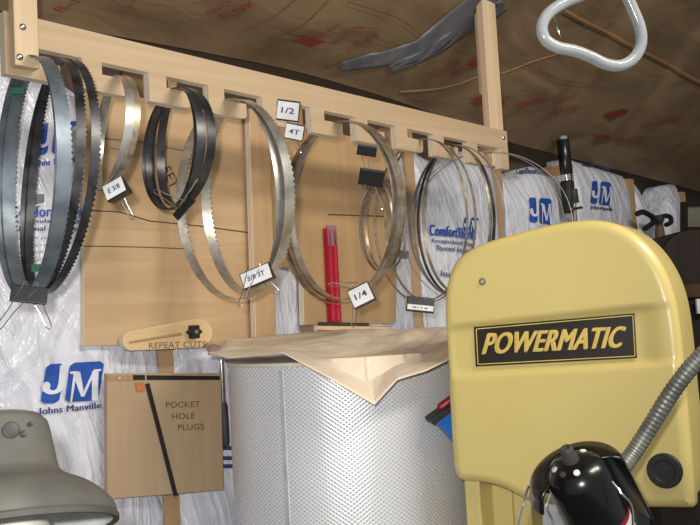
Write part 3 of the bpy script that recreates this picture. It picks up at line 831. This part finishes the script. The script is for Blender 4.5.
# red bar
D_RED = 1.645
t = thing('red_bar', onwall(337, 322, D_RED), 'red anodised grooved metal bar hanging on the right plywood sheet', 'bar')
q = [(326.5, 228), (336.5, 228.5), (342, 322), (331, 322)]
mb = MB(); mb.prism([onwall(x, y, D_RED) for x, y in q], NA * .014); mb.build('bar_body', M['red_al'], t, bevel=.0015)
mb = MB(); R_ = lambda x, y: onwall(x, y, D_RED - .0016)
for k in (.22, .70):
    mb.prism([R_(326.5 + 10 * k, 230), R_(328.3 + 10 * k, 230), R_(333.1 + 10.5 * k, 321), R_(331.2 + 10.5 * k, 321)], NA * .0014)
mb.build('raised_rib', plain('bright red', (226, 66, 90), .25, .3), t)
mb = MB(); mb.prism([R_(327, 225), R_(336, 225.5), R_(336.6, 246), R_(329, 246)], NA * .006); mb.build('clear_end', plain('smoky end piece', (170, 120, 126), .3), t)
# ------------------------------------------------------------------ band saw
TH = math.radians(30)
ES = V((math.cos(TH), -math.sin(TH), 0)); NF = V((-math.sin(TH), -math.cos(TH), 0))
SP0 = at(570, 380, 1.45)
def sp(x, y, off=0): return hit(x, y, SP0 + NF * off, NF)
def ez(x, y, off=0):
    p = sp(x, y, off) - SP0; return p.dot(ES), p.z
def fp(e, z, off=0): return SP0 + ES * e + Z * z + NF * off
saw_base = fp(.0, -SP0.z) - NF * .1
saw = thing('band_saw', (saw_base.x, saw_base.y, 0), 'large mustard yellow band saw with black POWERMATIC nameplate on its wheel cover', 'band saw')
OUT = [(452.5, 482), (449.5, 440), (446, 380), (443.5, 330), (442.5, 303), (444.5, 283), (450, 266), (459, 254.5), (473, 246), (492, 239), (520, 231.5), (545, 225), (567, 221), (588, 219), (605, 220.5),
       (620, 225), (634, 233), (647, 245), (657, 258), (666, 274), (672.5, 292), (677, 312), (681, 345), (685, 390), (689, 430), (692, 470), (694, 500), (695, 509), (688, 509.5), (660, 509), (620, 508.5), (580, 508), (552, 507), (532, 503.5), (518, 498), (506, 491), (492, 485.5), (474, 482.5)]
P2 = [V(ez(x, y)) for x, y in OUT]
for it in range(2):
    N = len(P2); Q = []
    for i in range(N):
        a, b = P2[i], P2[(i + 1) % N]; Q += [a * .75 + b * .25, a * .25 + b * .75]
    P2 = Q
# resample
L = [0]
for i in range(len(P2)): L.append(L[-1] + (P2[(i + 1) % len(P2)] - P2[i]).length)
NO = 260; RS = []
for k in range(NO):
    d = L[-1] * k / NO; i = max(j for j in range(len(P2)) if L[j] <= d)
    f = (d - L[i]) / max(1e-9, L[i + 1] - L[i]); RS.append(P2[i] * (1 - f) + P2[(i + 1) % len(P2)] * f)
NRM = []
area = sum(RS[i].x * RS[(i + 1) % NO].y - RS[(i + 1) % NO].x * RS[i].y for i in range(NO))
for i in range(NO):
    d = (RS[(i + 2) % NO] - RS[i - 2]).normalized(); n = V((-d.y, d.x)) if area > 0 else V((d.y, -d.x)); NRM.append(n)
CEN = sum(RS, V((0, 0))) / NO
u0, u1 = V(ez(447, 328)), V(ez(677, 304)); l0, l1 = V(ez(450, 375)), V(ez(682, 361))
eL, eR = ez(450, 350)[0], ez(678, 350)[0]
def sm(x): x = min(1, max(0, x)); return x * x * (3 - 2 * x)
def face_depth(e, z):
    zu = u0.y + (e - u0.x) * (u1.y - u0.y) / (u1.x - u0.x); zl = l0.y + (e - l0.x) * (l1.y - l0.y) / (l1.x - l0.x)
    fr = 1 - sm((e - (eR - .058)) / .04)
    w = .011
    inside = sm((zu - z) / w + .5) * sm((z - zl) / w + .5)
    return -.0095 * inside * (.25 + .75 * fr)
CR = .016; CD = .115
mb = MB(); rings = []
rings.append([fp(p.x, p.y, -CD) for p in RS])
rings.append([fp(p.x, p.y, -CR) for p in RS])
for k in range(1, 7):
    b = math.pi / 2 * k / 6; ins = CR * (1 - math.cos(b)); dep = -CR * (1 - math.sin(b))
    rings.append([fp(*(p + n * ins), dep + face_depth(*(p + n * ins)) * (k / 6)) for p, n in zip(RS, NRM)])
for r in rings: mb.v += r
for j in range(len(rings) - 1):
    for i in range(NO):
        i2 = (i + 1) % NO; mb.f.append((j * NO + i, j * NO + i2, (j + 1) * NO + i2, (j + 1) * NO + i)); mb.mi.append(0)
from mathutils.geometry import delaunay_2d_cdt
inner = [p + n * CR for p, n in zip(RS, NRM)]
base_i = (len(rings) - 1) * NO
def inside_poly(x, y):
    c = False
    for i in range(NO):
        a, b = inner[i], inner[i - 1]
        if (a.y > y) != (b.y > y) and x < (b.x - a.x) * (y - a.y) / (b.y - a.y) + a.x: c = not c
    return c
pts2 = [V((p.x, p.y)) for p in inner]
gx0, gx1 = min(p.x for p in inner), max(p.x for p in inner); gy0, gy1 = min(p.y for p in inner), max(p.y for p in inner)
GS = .0045; ny = int((gy1 - gy0) / GS); nx = int((gx1 - gx0) / GS)
for jy in range(1, ny):
    y = gy0 + (gy1 - gy0) * jy / ny
    for ix in range(1, nx):
        x = gx0 + (gx1 - gx0) * ix / nx
        if inside_poly(x, y) and min((p - V((x, y))).length_squared for p in inner[::2]) > (.0035) ** 2: pts2.append(V((x, y)))
ov, oe, of, oov, ooe, oof = delaunay_2d_cdt(pts2, [(i, (i + 1) % NO) for i in range(NO)], [list(range(NO))], 1, 1e-7)
mp = []
for k, v in enumerate(ov):
    src = [t for t in oov[k] if t < NO]
    if src: mp.append(base_i + src[0])
    else: mp.append(len(mb.v)); mb.v.append(fp(v.x, v.y, face_depth(v.x, v.y)))
for f in of: mb.f.append(tuple(mp[t] for t in f)); mb.mi.append(0)
bk = len(mb.v); mb.v.append(fp(CEN.x, CEN.y, -CD))
for i in range(NO): mb.f.append(((i + 1) % NO, i, bk)); mb.mi.append(0)
mb.build('wheel_cover', M['yellow'], saw, smooth=True, angle=50)
# upper frame behind the cover: same outline, inset, deeper
mb = MB(); ins = [fp(*(p + n * .045), -CD - .004) for p, n in zip(RS, NRM)]
mb.prism(ins, NF * -.10); mb.build('upper_frame', M['yellow'], saw, bevel=.004)
# nameplate
pq = [(476, 366.5), (637, 358), (634.5, 313.2), (474, 327)]
OFFN = -.0070
mb = MB(); mb.prism([sp(x, y, OFFN) for x, y in pq], NF * .0015); npz = mb.build('nameplate', M['sign'], saw)
SS = lambda x, y: sp(x, y, OFFN + .0022)
mb = MB()
for kk, (dx, dy) in enumerate(((-1.2, .4), (-.4, -.4), (.4, .4), (1.2, -.4))):
    text(mb, 'POWERMATIC', [(x + dx, y + dy) for x, y in ((482.7, 354.2), (623.3, 347.1), (625.3, 326.3), (484.7, 333.5))], lambda x, y: sp(x, y, OFFN + .0022 + .0004 * kk), 0, .26)
mb.build('lettering', M['gold'], npz, recalc=False)
mb = MB()
iq = [(478, 364.3), (635, 356), (632.8, 315.3), (476.2, 329)]
for a, b in zip(iq, iq[1:] + iq[:1]): stroke(mb, [a, b], .9, SS)
mb.build('border_line', M['gold'], npz, recalc=False)
# bolt upper left, black plug lower right
p = sp(482.5, 281.5); mb = MB(); mb.lathe(p, NF, [(0, .0062), (.002, .0062), (.003, .005), (.003, .0035), (-.001, .0033), (-.001, 0)], 20); mb.build('hinge_bolt', M['panel_grey'], saw, smooth=True)
p = sp(665, 470.5); mb = MB(); mb.lathe(p, NF, [(0, .0265), (.004, .0265), (.0065, .0245), (.0065, .017), (.005, .0155), (.005, .006), (.0065, .005), (.0065, 0)], 40)
mb.build('tension_knob', M['black_matte'], saw, smooth=True, angle=30)
# column and lower frame
e0, e1 = ez(457, 500)[0], ez(492, 500)[0]; zc = ez(470, 486)[1]
mb = MB(); zt_ = zc + .05; zb_ = -SP0.z + .5
mb.box(fp((e0 + e1) / 2, (zt_ + zb_) / 2, -.14), ES, NF, Z, (e1 - e0) / 2 + .004, .055, (zt_ - zb_) / 2); mb.build('column', M['yellow'], saw, bevel=.006)
mb = MB(); mb.box(fp(e0 + .018, (zt_ + zb_) / 2, -.055), ES, NF, Z, .014, .03, (zt_ - zb_) / 2 - .001)
mb.build('column_flange', M['yellow'], saw, bevel=.003)
mb = MB(); mb.box(fp(ez(500, 500)[0] + .012, (zt_ + zb_) / 2, -.10), ES, NF, Z, .016, .03, (zt_ - zb_) / 2 - .002)
mb.build('side_rail', M['yellow'], saw, bevel=.003)
mb = MB(); eg = ez(676, 515)[0]; zg = ez(676, 509)[1]
mb.box(fp(eg, zg - .13, -.06), ES, NF, Z, .03, .03, .15); mb.build('dark_opening', M['dark_in'], saw, bevel=.003)  # solid dark box standing in for the shaded opening under the cover
mb = MB(); mb.box(fp((eL + eR) / 2 - .01, -SP0.z + .25, -.14), ES, NF, Z, (eR - eL) / 2, .14, .25); mb.build('base_cabinet', M['yellow'], saw, bevel=.01)
mb = MB(); mb.box(fp((eL + eR) / 2, -SP0.z + .98, .04), ES, NF, Z, .24, .16, .02); mb.build('table', M['hose'], saw, bevel=.004)
mb = MB(); mb.box(fp((eL + eR) / 2 + .03, -SP0.z + .73, -.06), ES, NF, Z, .08, .06, .24); mb.build('trunnion', M['yellow'], saw, bevel=.01)
# ------------------------------------------------------------------ blue bin hanging at the saw's back
t = thing('blue_bin', at(450, 455, 1.64), 'small blue plastic bin with black rim tilted between filter and yellow saw', 'bin')
a = at(429, 421, 1.62); b = at(455, 402, 1.63); ax = (b - a).normalized(); dn = iv(.30, .95, .0); dn = (dn - ax * dn.dot(ax)).normalized(); tk = ax.cross(dn).normalized()
mb = MB(); L = (b - a).length
top = [a + ax * .010, b, b, a + ax * .010]
th_ = .05
def ring4(p0, p1, o): return [p0 + tk * o, p1 + tk * o, p1 - tk * o, p0 - tk * o]
r1 = ring4(a + ax * .008, b, .022); r2 = ring4(a + ax * .024 + dn * .105, b + dn * .105, .016)
mb.v += r1 + r2
for i in range(4): j = (i + 1) % 4; mb.f.append((i, j, 4 + j, 4 + i)); mb.mi.append(0)
mb.f.append((4, 5, 6, 7)); mb.mi.append(0)
mb.build('bin_body', M['blue_pl'], t, solid=.002)
mb = MB(); mb.box((a + b) / 2, ax, dn, tk, L / 2, .005, .025); mb.build('rim', M['black_matte'], t, bevel=.0015)
t2 = thing('hand_tool', at(446, 404, 1.63), 'short dark red tool handle sticking out of the blue bin', 'tool')
mb = MB(); a_ = at(438.5, 409, 1.62); b_ = at(456, 396, 1.63); mb.tube([a_, a_ * .9 + b_ * .1, b_], [.005, .008, .008], seg=12); mb.build('grip', M['red_pl'], t2, smooth=True)
mb = MB(); mb.tube([b_, b_ + (b_ - a_) * .3], .003, seg=8); mb.build('shaft', M['wire'], t2, smooth=True)
# ------------------------------------------------------------------ black work lamp with gooseneck
lamp = thing('work_lamp', at(610, 530, 1.16), 'black work lamp head with wire guard on a ribbed gooseneck in front of the saw', 'lamp')
LO = at(573, 464, 1.13)                                  # centre of the domed end
AX = iv(.50, 1, -.35).normalized()                       # from end into the body
mb = MB(); r = .041
prof = [(-.006, 0), (-.0055, .012), (-.003, .022), (.002, .030), (.010, .037), (.020, r), (.06, r + .001), (.082, r + .001), (.082, r - .002), (.078, 0)]
mb.lathe(LO, AX, prof, 56); mb.build('lamp_body', M['black'], lamp, smooth=True, angle=60)
mb = MB(); mb.lathe(LO, AX, [(.083, r + .0005), (.090, r + .0005)], 48); mb.build('red_band', M['red_pl'], lamp, smooth=True)
mb = MB(); mb.lathe(LO, AX, [(.090, r + .0005), (.14, r + .0005), (.14, 0)], 48); mb.build('white_label', M['paper_white'], lamp, smooth=True)
ko = LO - AX * .004
mb = MB(); mb.lathe(ko, -AX, [(0, .0105), (.012, .009), (.014, .0085), (.020, .0085), (.022, .007), (.022, .004), (.019, .003), (.019, 0)], 24); mb.build('switch_knob', M['rubber'], lamp, smooth=True, angle=40)
xr = (RT - AX * RT.dot(AX)).normalized(); yr = AX.cross(xr)
for i, (aa, mt) in enumerate(zip((-10, 35, 80, 125, 170, 300), ('panel_grey', 'rubber', 'paper_white', 'rubber', 'paper_white', 'paper_white'))):
    ang = math.radians(aa + 100)
    c = LO + (xr * math.cos(ang) - yr * math.sin(ang)) * .0235 - AX * .0022
    nd = (-AX + (xr * math.cos(ang) - yr * math.sin(ang)) * .45).normalized()
    mb = MB(); mb.lathe(c, nd, [(-.001, .0042), (.0012, .004), (.0016, .002), (.0016, 0)], 14); mb.build('vent_plug', M[mt], lamp, smooth=True)
# hood: an outer part-shell on the far side
back = (FWD - AX * FWD.dot(AX)).normalized()
HR = .061
HO = LO + back * .012 + AX * .010; hx = back; hy = AX.cross(back)
def hood_pt(u, v):
    ang = math.radians(-112 + 222 * u); hm = .028 + .10 * sm((u - .18) / .45)
    if v < .4:
        b = v / .4 * math.pi / 2; rad = .030 + (HR - .030) * math.sin(b); h = .016 * (1 - math.cos(b))
    else:
        f = (v - .4) / .6; rad = HR + .006 * f; h = .016 + (hm - .016) * f
    return HO + AX * h + (hx * math.cos(ang) + hy * math.sin(ang)) * rad
mb = MB(); mb.grid(hood_pt, 44, 24)
mb.build('hood', M['black'], lamp, smooth=True, solid=.003, angle=70)
# wire guard
mb = MB()
mb.tube(catmull([at(529, 486, 1.13), at(524, 500, 1.12), at(517, 528, 1.11), at(516, 545, 1.11)], 5), .0016, seg=8)
mb.build('guard_wire', M['wire'], lamp, smooth=True)
mb = MB(); mb.tube(catmull([at(551, 493, 1.10), at(547, 508, 1.10), at(552, 520, 1.10), at(555, 545, 1.10)], 5), .0016, seg=8); mb.build('guard_wire', M['wire'], lamp, smooth=True)
mb = MB(); mb.tube(catmull([at(612, 482, 1.10), at(622, 494, 1.09), at(632, 508, 1.09), at(633, 545, 1.09)], 5), .0016, seg=8); mb.build('guard_wire', M['wire'], lamp, smooth=True)
# gooseneck
gp = catmull([at(622, 468, 1.19), at(634, 452, 1.20), at(652, 424, 1.20), at(672, 392, 1.19), at(694, 364, 1.18), at(718, 345, 1.18), at(752, 345, 1.22), at(772, 385, 1.26), at(765, 430, 1.32)], 60)
# equal spacing
seg = [gp[0]]; acc = 0
for p, q in zip(gp, gp[1:]):
    acc += (q - p).length
    if acc >= .00115: seg.append(q); acc = 0
mb = MB(); rr = [.0112 + .0006 * math.cos(i * 2 * math.pi / 4) for i in range(len(seg))]
mb.tube(seg, rr, seg=18); mb.build('gooseneck', M['hose'], lamp, smooth=True, angle=180)
mb = MB(); q = fp(eR + .05, ez(690, 440)[1], -.10)
mb.tube([seg[-1], (seg[-1] + q) / 2, q], .012, seg=14); mb.build('mount_arm', M['black_matte'], lamp, smooth=True)
# ------------------------------------------------------------------ dusty grey lamp shade at left
SHY = .86; PXM = SHY / F
sc_ = at(2, 534, SHY); AXS = (iv(-.19, -.93, -.37)).normalized()   # from rim to neck
R_px = lambda v: v * PXM
t = thing('desk_lamp', (sc_.x - .25, sc_.y, 0), 'dusty grey lamp shade with round neck and white inside at the lower left corner', 'lamp')
prof = [(0, 107), (1, 111), (8, 112.5), (17, 109), (27, 101), (38, 88), (46, 73), (53, 63), (61, 58), (84, 54.5), (106, 51), (112, 47), (116, 40), (117, 0)]
pf = [V((h, r, 0)) for h, r in prof]; pfc = catmull(pf, 5)
mb = MB(); mb.lathe(sc_, AXS, [(R_px(p.x), R_px(max(0, p.y))) for p in pfc], 72)
sh = mb.build('lamp_shade', M['dusty'], t, smooth=True, angle=180)
mb = MB(); mb.lathe(sc_, AXS, [(R_px(-3), R_px(109)), (R_px(-4), R_px(112)), (R_px(-3), R_px(114)), (R_px(2), R_px(114.5)), (R_px(4), R_px(113)), (R_px(3), R_px(108)), (R_px(-3), R_px(109))], 72)
mb.build('shade_rim', M['dusty_dark'], t, smooth=True)
mb = MB(); mb.lathe(sc_, AXS, [(R_px(-1), R_px(108)), (R_px(12), R_px(100)), (R_px(34), R_px(80)), (R_px(46), R_px(58)), (R_px(52), 0)], 60); mb.build('reflector', M['reflector'], t, smooth=True)
bc = sc_ + AXS * R_px(20); mb = MB()
mb.lathe(bc, -AXS, [(-R_px(20), R_px(22)), (0, R_px(38)), (R_px(14), R_px(46)), (R_px(30), R_px(48)), (R_px(46), R_px(40)), (R_px(56), R_px(22)), (R_px(60), 0)], 40); mb.build('bulb', M['bulb'], t, smooth=True)
# shaded recess drawn as a dark disc, and specks on the neck
side = (iv(.16, .0, 1)); side = (side - AXS * side.dot(AXS)).normalized()
for (x, y, rp, nm) in ((11, 430, 8.5, 'neck_recess'), (23, 434, 3.5, 'neck_screw'), (30, 424, 2.2, 'neck_screw')):
    d = ray(x, y)
    # intersect ray with neck cone (radius about 57 px)
    o = CAM - sc_; rad = R_px(54.5 if y > 420 else 53)
    dd = d - AXS * d.dot(AXS); oo = o - AXS * o.dot(AXS)
    a_ = dd.dot(dd); b_ = 2 * dd.dot(oo); c_ = oo.dot(oo) - rad ** 2; disc = b_ * b_ - 4 * a_ * c_
    if disc < 0: continue
    tt = (-b_ - math.sqrt(disc)) / (2 * a_); p = CAM + d * tt; nrm = (oo + dd * tt).normalized()
    mb = MB(); mb.lathe(p, nrm, [(-.006, R_px(rp)), (.0016, R_px(rp)), (.0024, R_px(rp * .8)), (.0018, R_px(rp * .5)), (.0018, 0)], 20); mb.build(nm, M['rubber'], t, smooth=True)
na_ = sc_ + AXS * R_px(112)
pole = [na_, na_ + V((-.10, 0, .03)), V((sc_.x - .22, sc_.y, na_.z - .02)), V((sc_.x - .25, sc_.y, na_.z - .3)), V((sc_.x - .25, sc_.y, .02))]
mb = MB(); mb.tube(pole, .009, seg=12); mb.build('arm', M['rubber'], t, smooth=True)
mb = MB(); mb.lathe(V((sc_.x - .25, sc_.y, 0)), Z, [(0, 0), (0, .13), (.02, .13), (.03, .11), (.03, 0)], 40); mb.build('floor_base', M['rubber'], t, smooth=True)
# ------------------------------------------------------------------ milky tube loop hanging near the ceiling
TY = 1.35
lp = [(612, -22), (590, -8), (566, 2), (549, 13), (542, 26), (545, 39), (557, 47), (575, 51), (591, 57), (606, 64), (621, 65.5), (634, 58), (641, 44), (640, 28), (633, 10), (625, -8), (620, -22)]
P = catmull([at(x, y, TY + .0003 * (x - 590)) for x, y in lp], 8)
tl = thing('tube_loop', P[len(P) // 2], 'bent loop of milky white tubing hanging near the ceiling at upper right', 'tubing')
mb = MB(); mb.tube(P, .0088, seg=16); mb.build('tubing', M['tube'], tl, smooth=True, angle=180)
mb = MB()
ca = csurf(603, -160); e1 = (P[0] + P[-1]) / 2
mb.tube([P[0], e1 + Z * .02, P[-1]], .0085, seg=12); mb.tube([e1 + Z * .02, e1 + Z * .12, e1 + Z * .5], .006, seg=10); mb.build('hanger', M['tube'], tl, smooth=True)
mb = MB(); mb.tube(catmull([at(554, 12, TY), at(556, 24, TY + .02), at(560, 36, TY + .02), at(564, 48, TY)], 6), .0011, seg=6); mb.build('thin_wire', M['wire'], tl, smooth=True)
# ------------------------------------------------------------------ black tube tool on the stud
t = thing('grease_gun', onwall(570, 215, 1.66), 'black and chrome tubular tool standing upright against the stud above the yellow saw', 'tool')
def seg_tube(x0, y0, x1, y1, rpx, nm, mat, d=1.64, taper=1.0):
    a, b = onwall(x0, y0, d), onwall(x1, y1, d); Y = (a - CAM).dot(FWD); r = rpx * Y / F
    mb = MB(); ax = b - a; L = ax.length
    mb.lathe(a, ax, [(0, 0), (0, r * .8), (L * .05, r), (L * .95, r * taper), (L, r * taper * .85), (L, 0)], 28); return mb.build(nm, mat, t, smooth=True, angle=50)
seg_tube(562.5, 139, 566.5, 175, 6.2, 'barrel', M['black'])
seg_tube(562.2, 136.5, 562.6, 140, 6.4, 'end_cap', M['chrome'])
seg_tube(566, 174, 567, 181, 5.6, 'collar', M['chrome'])
seg_tube(566.8, 181, 569, 213, 7, 'lower_body', M['black_matte'], taper=.85)
seg_tube(573, 189, 575, 203, 4.2, 'side_valve', M['rubber'], 1.62)
seg_tube(574, 200, 575.5, 232, 2.2, 'rod', M['hose'], 1.62)
seg_tube(571, 209, 582, 207.5, 1.4, 'cross_pin', M['wire'], 1.615)
# ------------------------------------------------------------------ clutter at the right edge
CX = at(686, 280, 2.75)
t = thing('storage_case', (CX.x + .1, CX.y, 0), 'large dark round-shouldered case standing behind the right edge of the yellow saw', 'case')
p0 = at(663, 300, 2.75); top = at(690, 229, 2.75)
rightv = RT - Z * RT.dot(Z); rightv.normalize(); bkv = V((-rightv.y, rightv.x, 0))
w_ = .42; h_ = top.z; o_ = V((p0.x, p0.y, 0))
pts = [o_, o_ + Z * (h_ - .10)] + [o_ + rightv * (.10 - .10 * math.cos(a)) + Z * (h_ - .10 + .10 * math.sin(a)) for a in [math.radians(15 * i) for i in range(1, 7)]] + [o_ + rightv * w_ + Z * h_, o_ + rightv * w_]
mb = MB(); mb.prism(pts, bkv * .30); mb.build('case_body', M['dark_wood'], t, bevel=.01)
a = at(668, 292, 2.74); mb = MB(); mb.box(a + rightv * .18 , rightv, bkv, Z, .2, .006, .02); mb.build('wood_band', M['brown_wood'], t)
a = at(701, 306, 2.72); mb = MB(); mb.box(a, rightv, bkv, Z, .014, .006, .022); mb.build('white_sticker', M['paper_white'], t)
t = thing('picture_frame', at(692, 226, 2.85), 'dark wooden frame around a grey panel standing on the dark case at right edge', 'frame')
c0, c1, c2_, c3 = at(684, 229, 2.85), at(722, 229, 2.95), at(722, 203, 2.95), at(684, 204, 2.85)
nrm = (c1 - c0).cross(c3 - c0).normalized()
if nrm.dot(CAM - c0) < 0: nrm = -nrm
mb = MB(); mb.prism([c0, c1, c2_, c3], -nrm * .012); mb.build('panel', M['panel_grey'], t)
for a, b in ((c0, c1), (c1, c2_), (c2_, c3), (c3, c0)):
    mb = MB(); d = (b - a).normalized(); mb.box((a + b) / 2, d, nrm, d.cross(nrm), (b - a).length / 2 + .006, .01, .007); mb.build('frame_rail', M['dark_wood'], t, bevel=.001)
t = thing('spring_clamp', onwall(655, 222, 1.64), 'dark clamp with curved jaws hanging on the wall above the saw at right', 'clamp')
DC = 1.62
mb = MB(); mb.tube(catmull([onwall(x, y, DC) for x, y in ((637, 214), (643, 212), (651, 216), (657, 221), (662, 219))], 6), [.010] * 25, seg=10); mb.build('jaw', M['black_matte'], t, smooth=True)
mb = MB(); mb.tube(catmull([onwall(x, y, DC - .012) for x, y in ((644, 229), (650, 225), (658, 220), (664, 216), (670, 217), (671, 222), (666, 225))], 6), .009, seg=10); mb.build('jaw', M['black_matte'], t, smooth=True)
mb = MB(); p = onwall(660, 219, DC - .02); mb.lathe(p, -NA, [(-.03, .016), (.006, .016), (.01, .012), (.01, 0)], 18); mb.build('pivot', M['rubber'], t, smooth=True)
mb = MB(); mb.tube([onwall(659, 223, DC), onwall(660, 236, DC), onwall(662, 250, DC)], [.014, .018, .016], seg=12); mb.build('handle', plain('worn wood grip', (120, 86, 66), .6), t, smooth=True)
# ------------------------------------------------------------------ light
def light(name, typ, loc, energy, size=.1, color=(1, 1, 1), target=None):
    l = bpy.data.lights.new(name, typ); l.energy = energy; l.color = color
    o = bpy.data.objects.new(name, l); COL.objects.link(o); o.location = loc
    if typ == 'AREA': l.shape = 'RECTANGLE'; l.size = size[0]; l.size_y = size[1]
    else: l.shadow_soft_size = size
    if target is not None: o.rotation_euler = (V(target) - V(loc)).to_track_quat('-Z', 'Y').to_euler()
    return o
fl = CAM + UPV * .055 - RT * .045 - FWD * .01
f_ = light('camera_flash', 'SPOT', fl, 68, .018, (1, .985, .965), at(270, 290, 2))
f_.data.spot_size = math.radians(73); f_.data.spot_blend = 1.0
light('shop_lamp', 'AREA', (1.25, .55, 2.95), 34, (1.2, .25), (1, .93, .82), (.6, 1.4, 1.4))
w = bpy.data.worlds.new('world'); SC.world = w; w.use_nodes = True
w.node_tree.nodes['Background'].inputs[0].default_value = (.9, .95, 1, 1); w.node_tree.nodes['Background'].inputs[1].default_value = .34
SC.view_settings.view_transform = 'Standard'; SC.view_settings.look = 'None'; SC.view_settings.gamma = 1; SC.view_settings.use_curve_mapping = False
SC.view_settings.exposure = 0
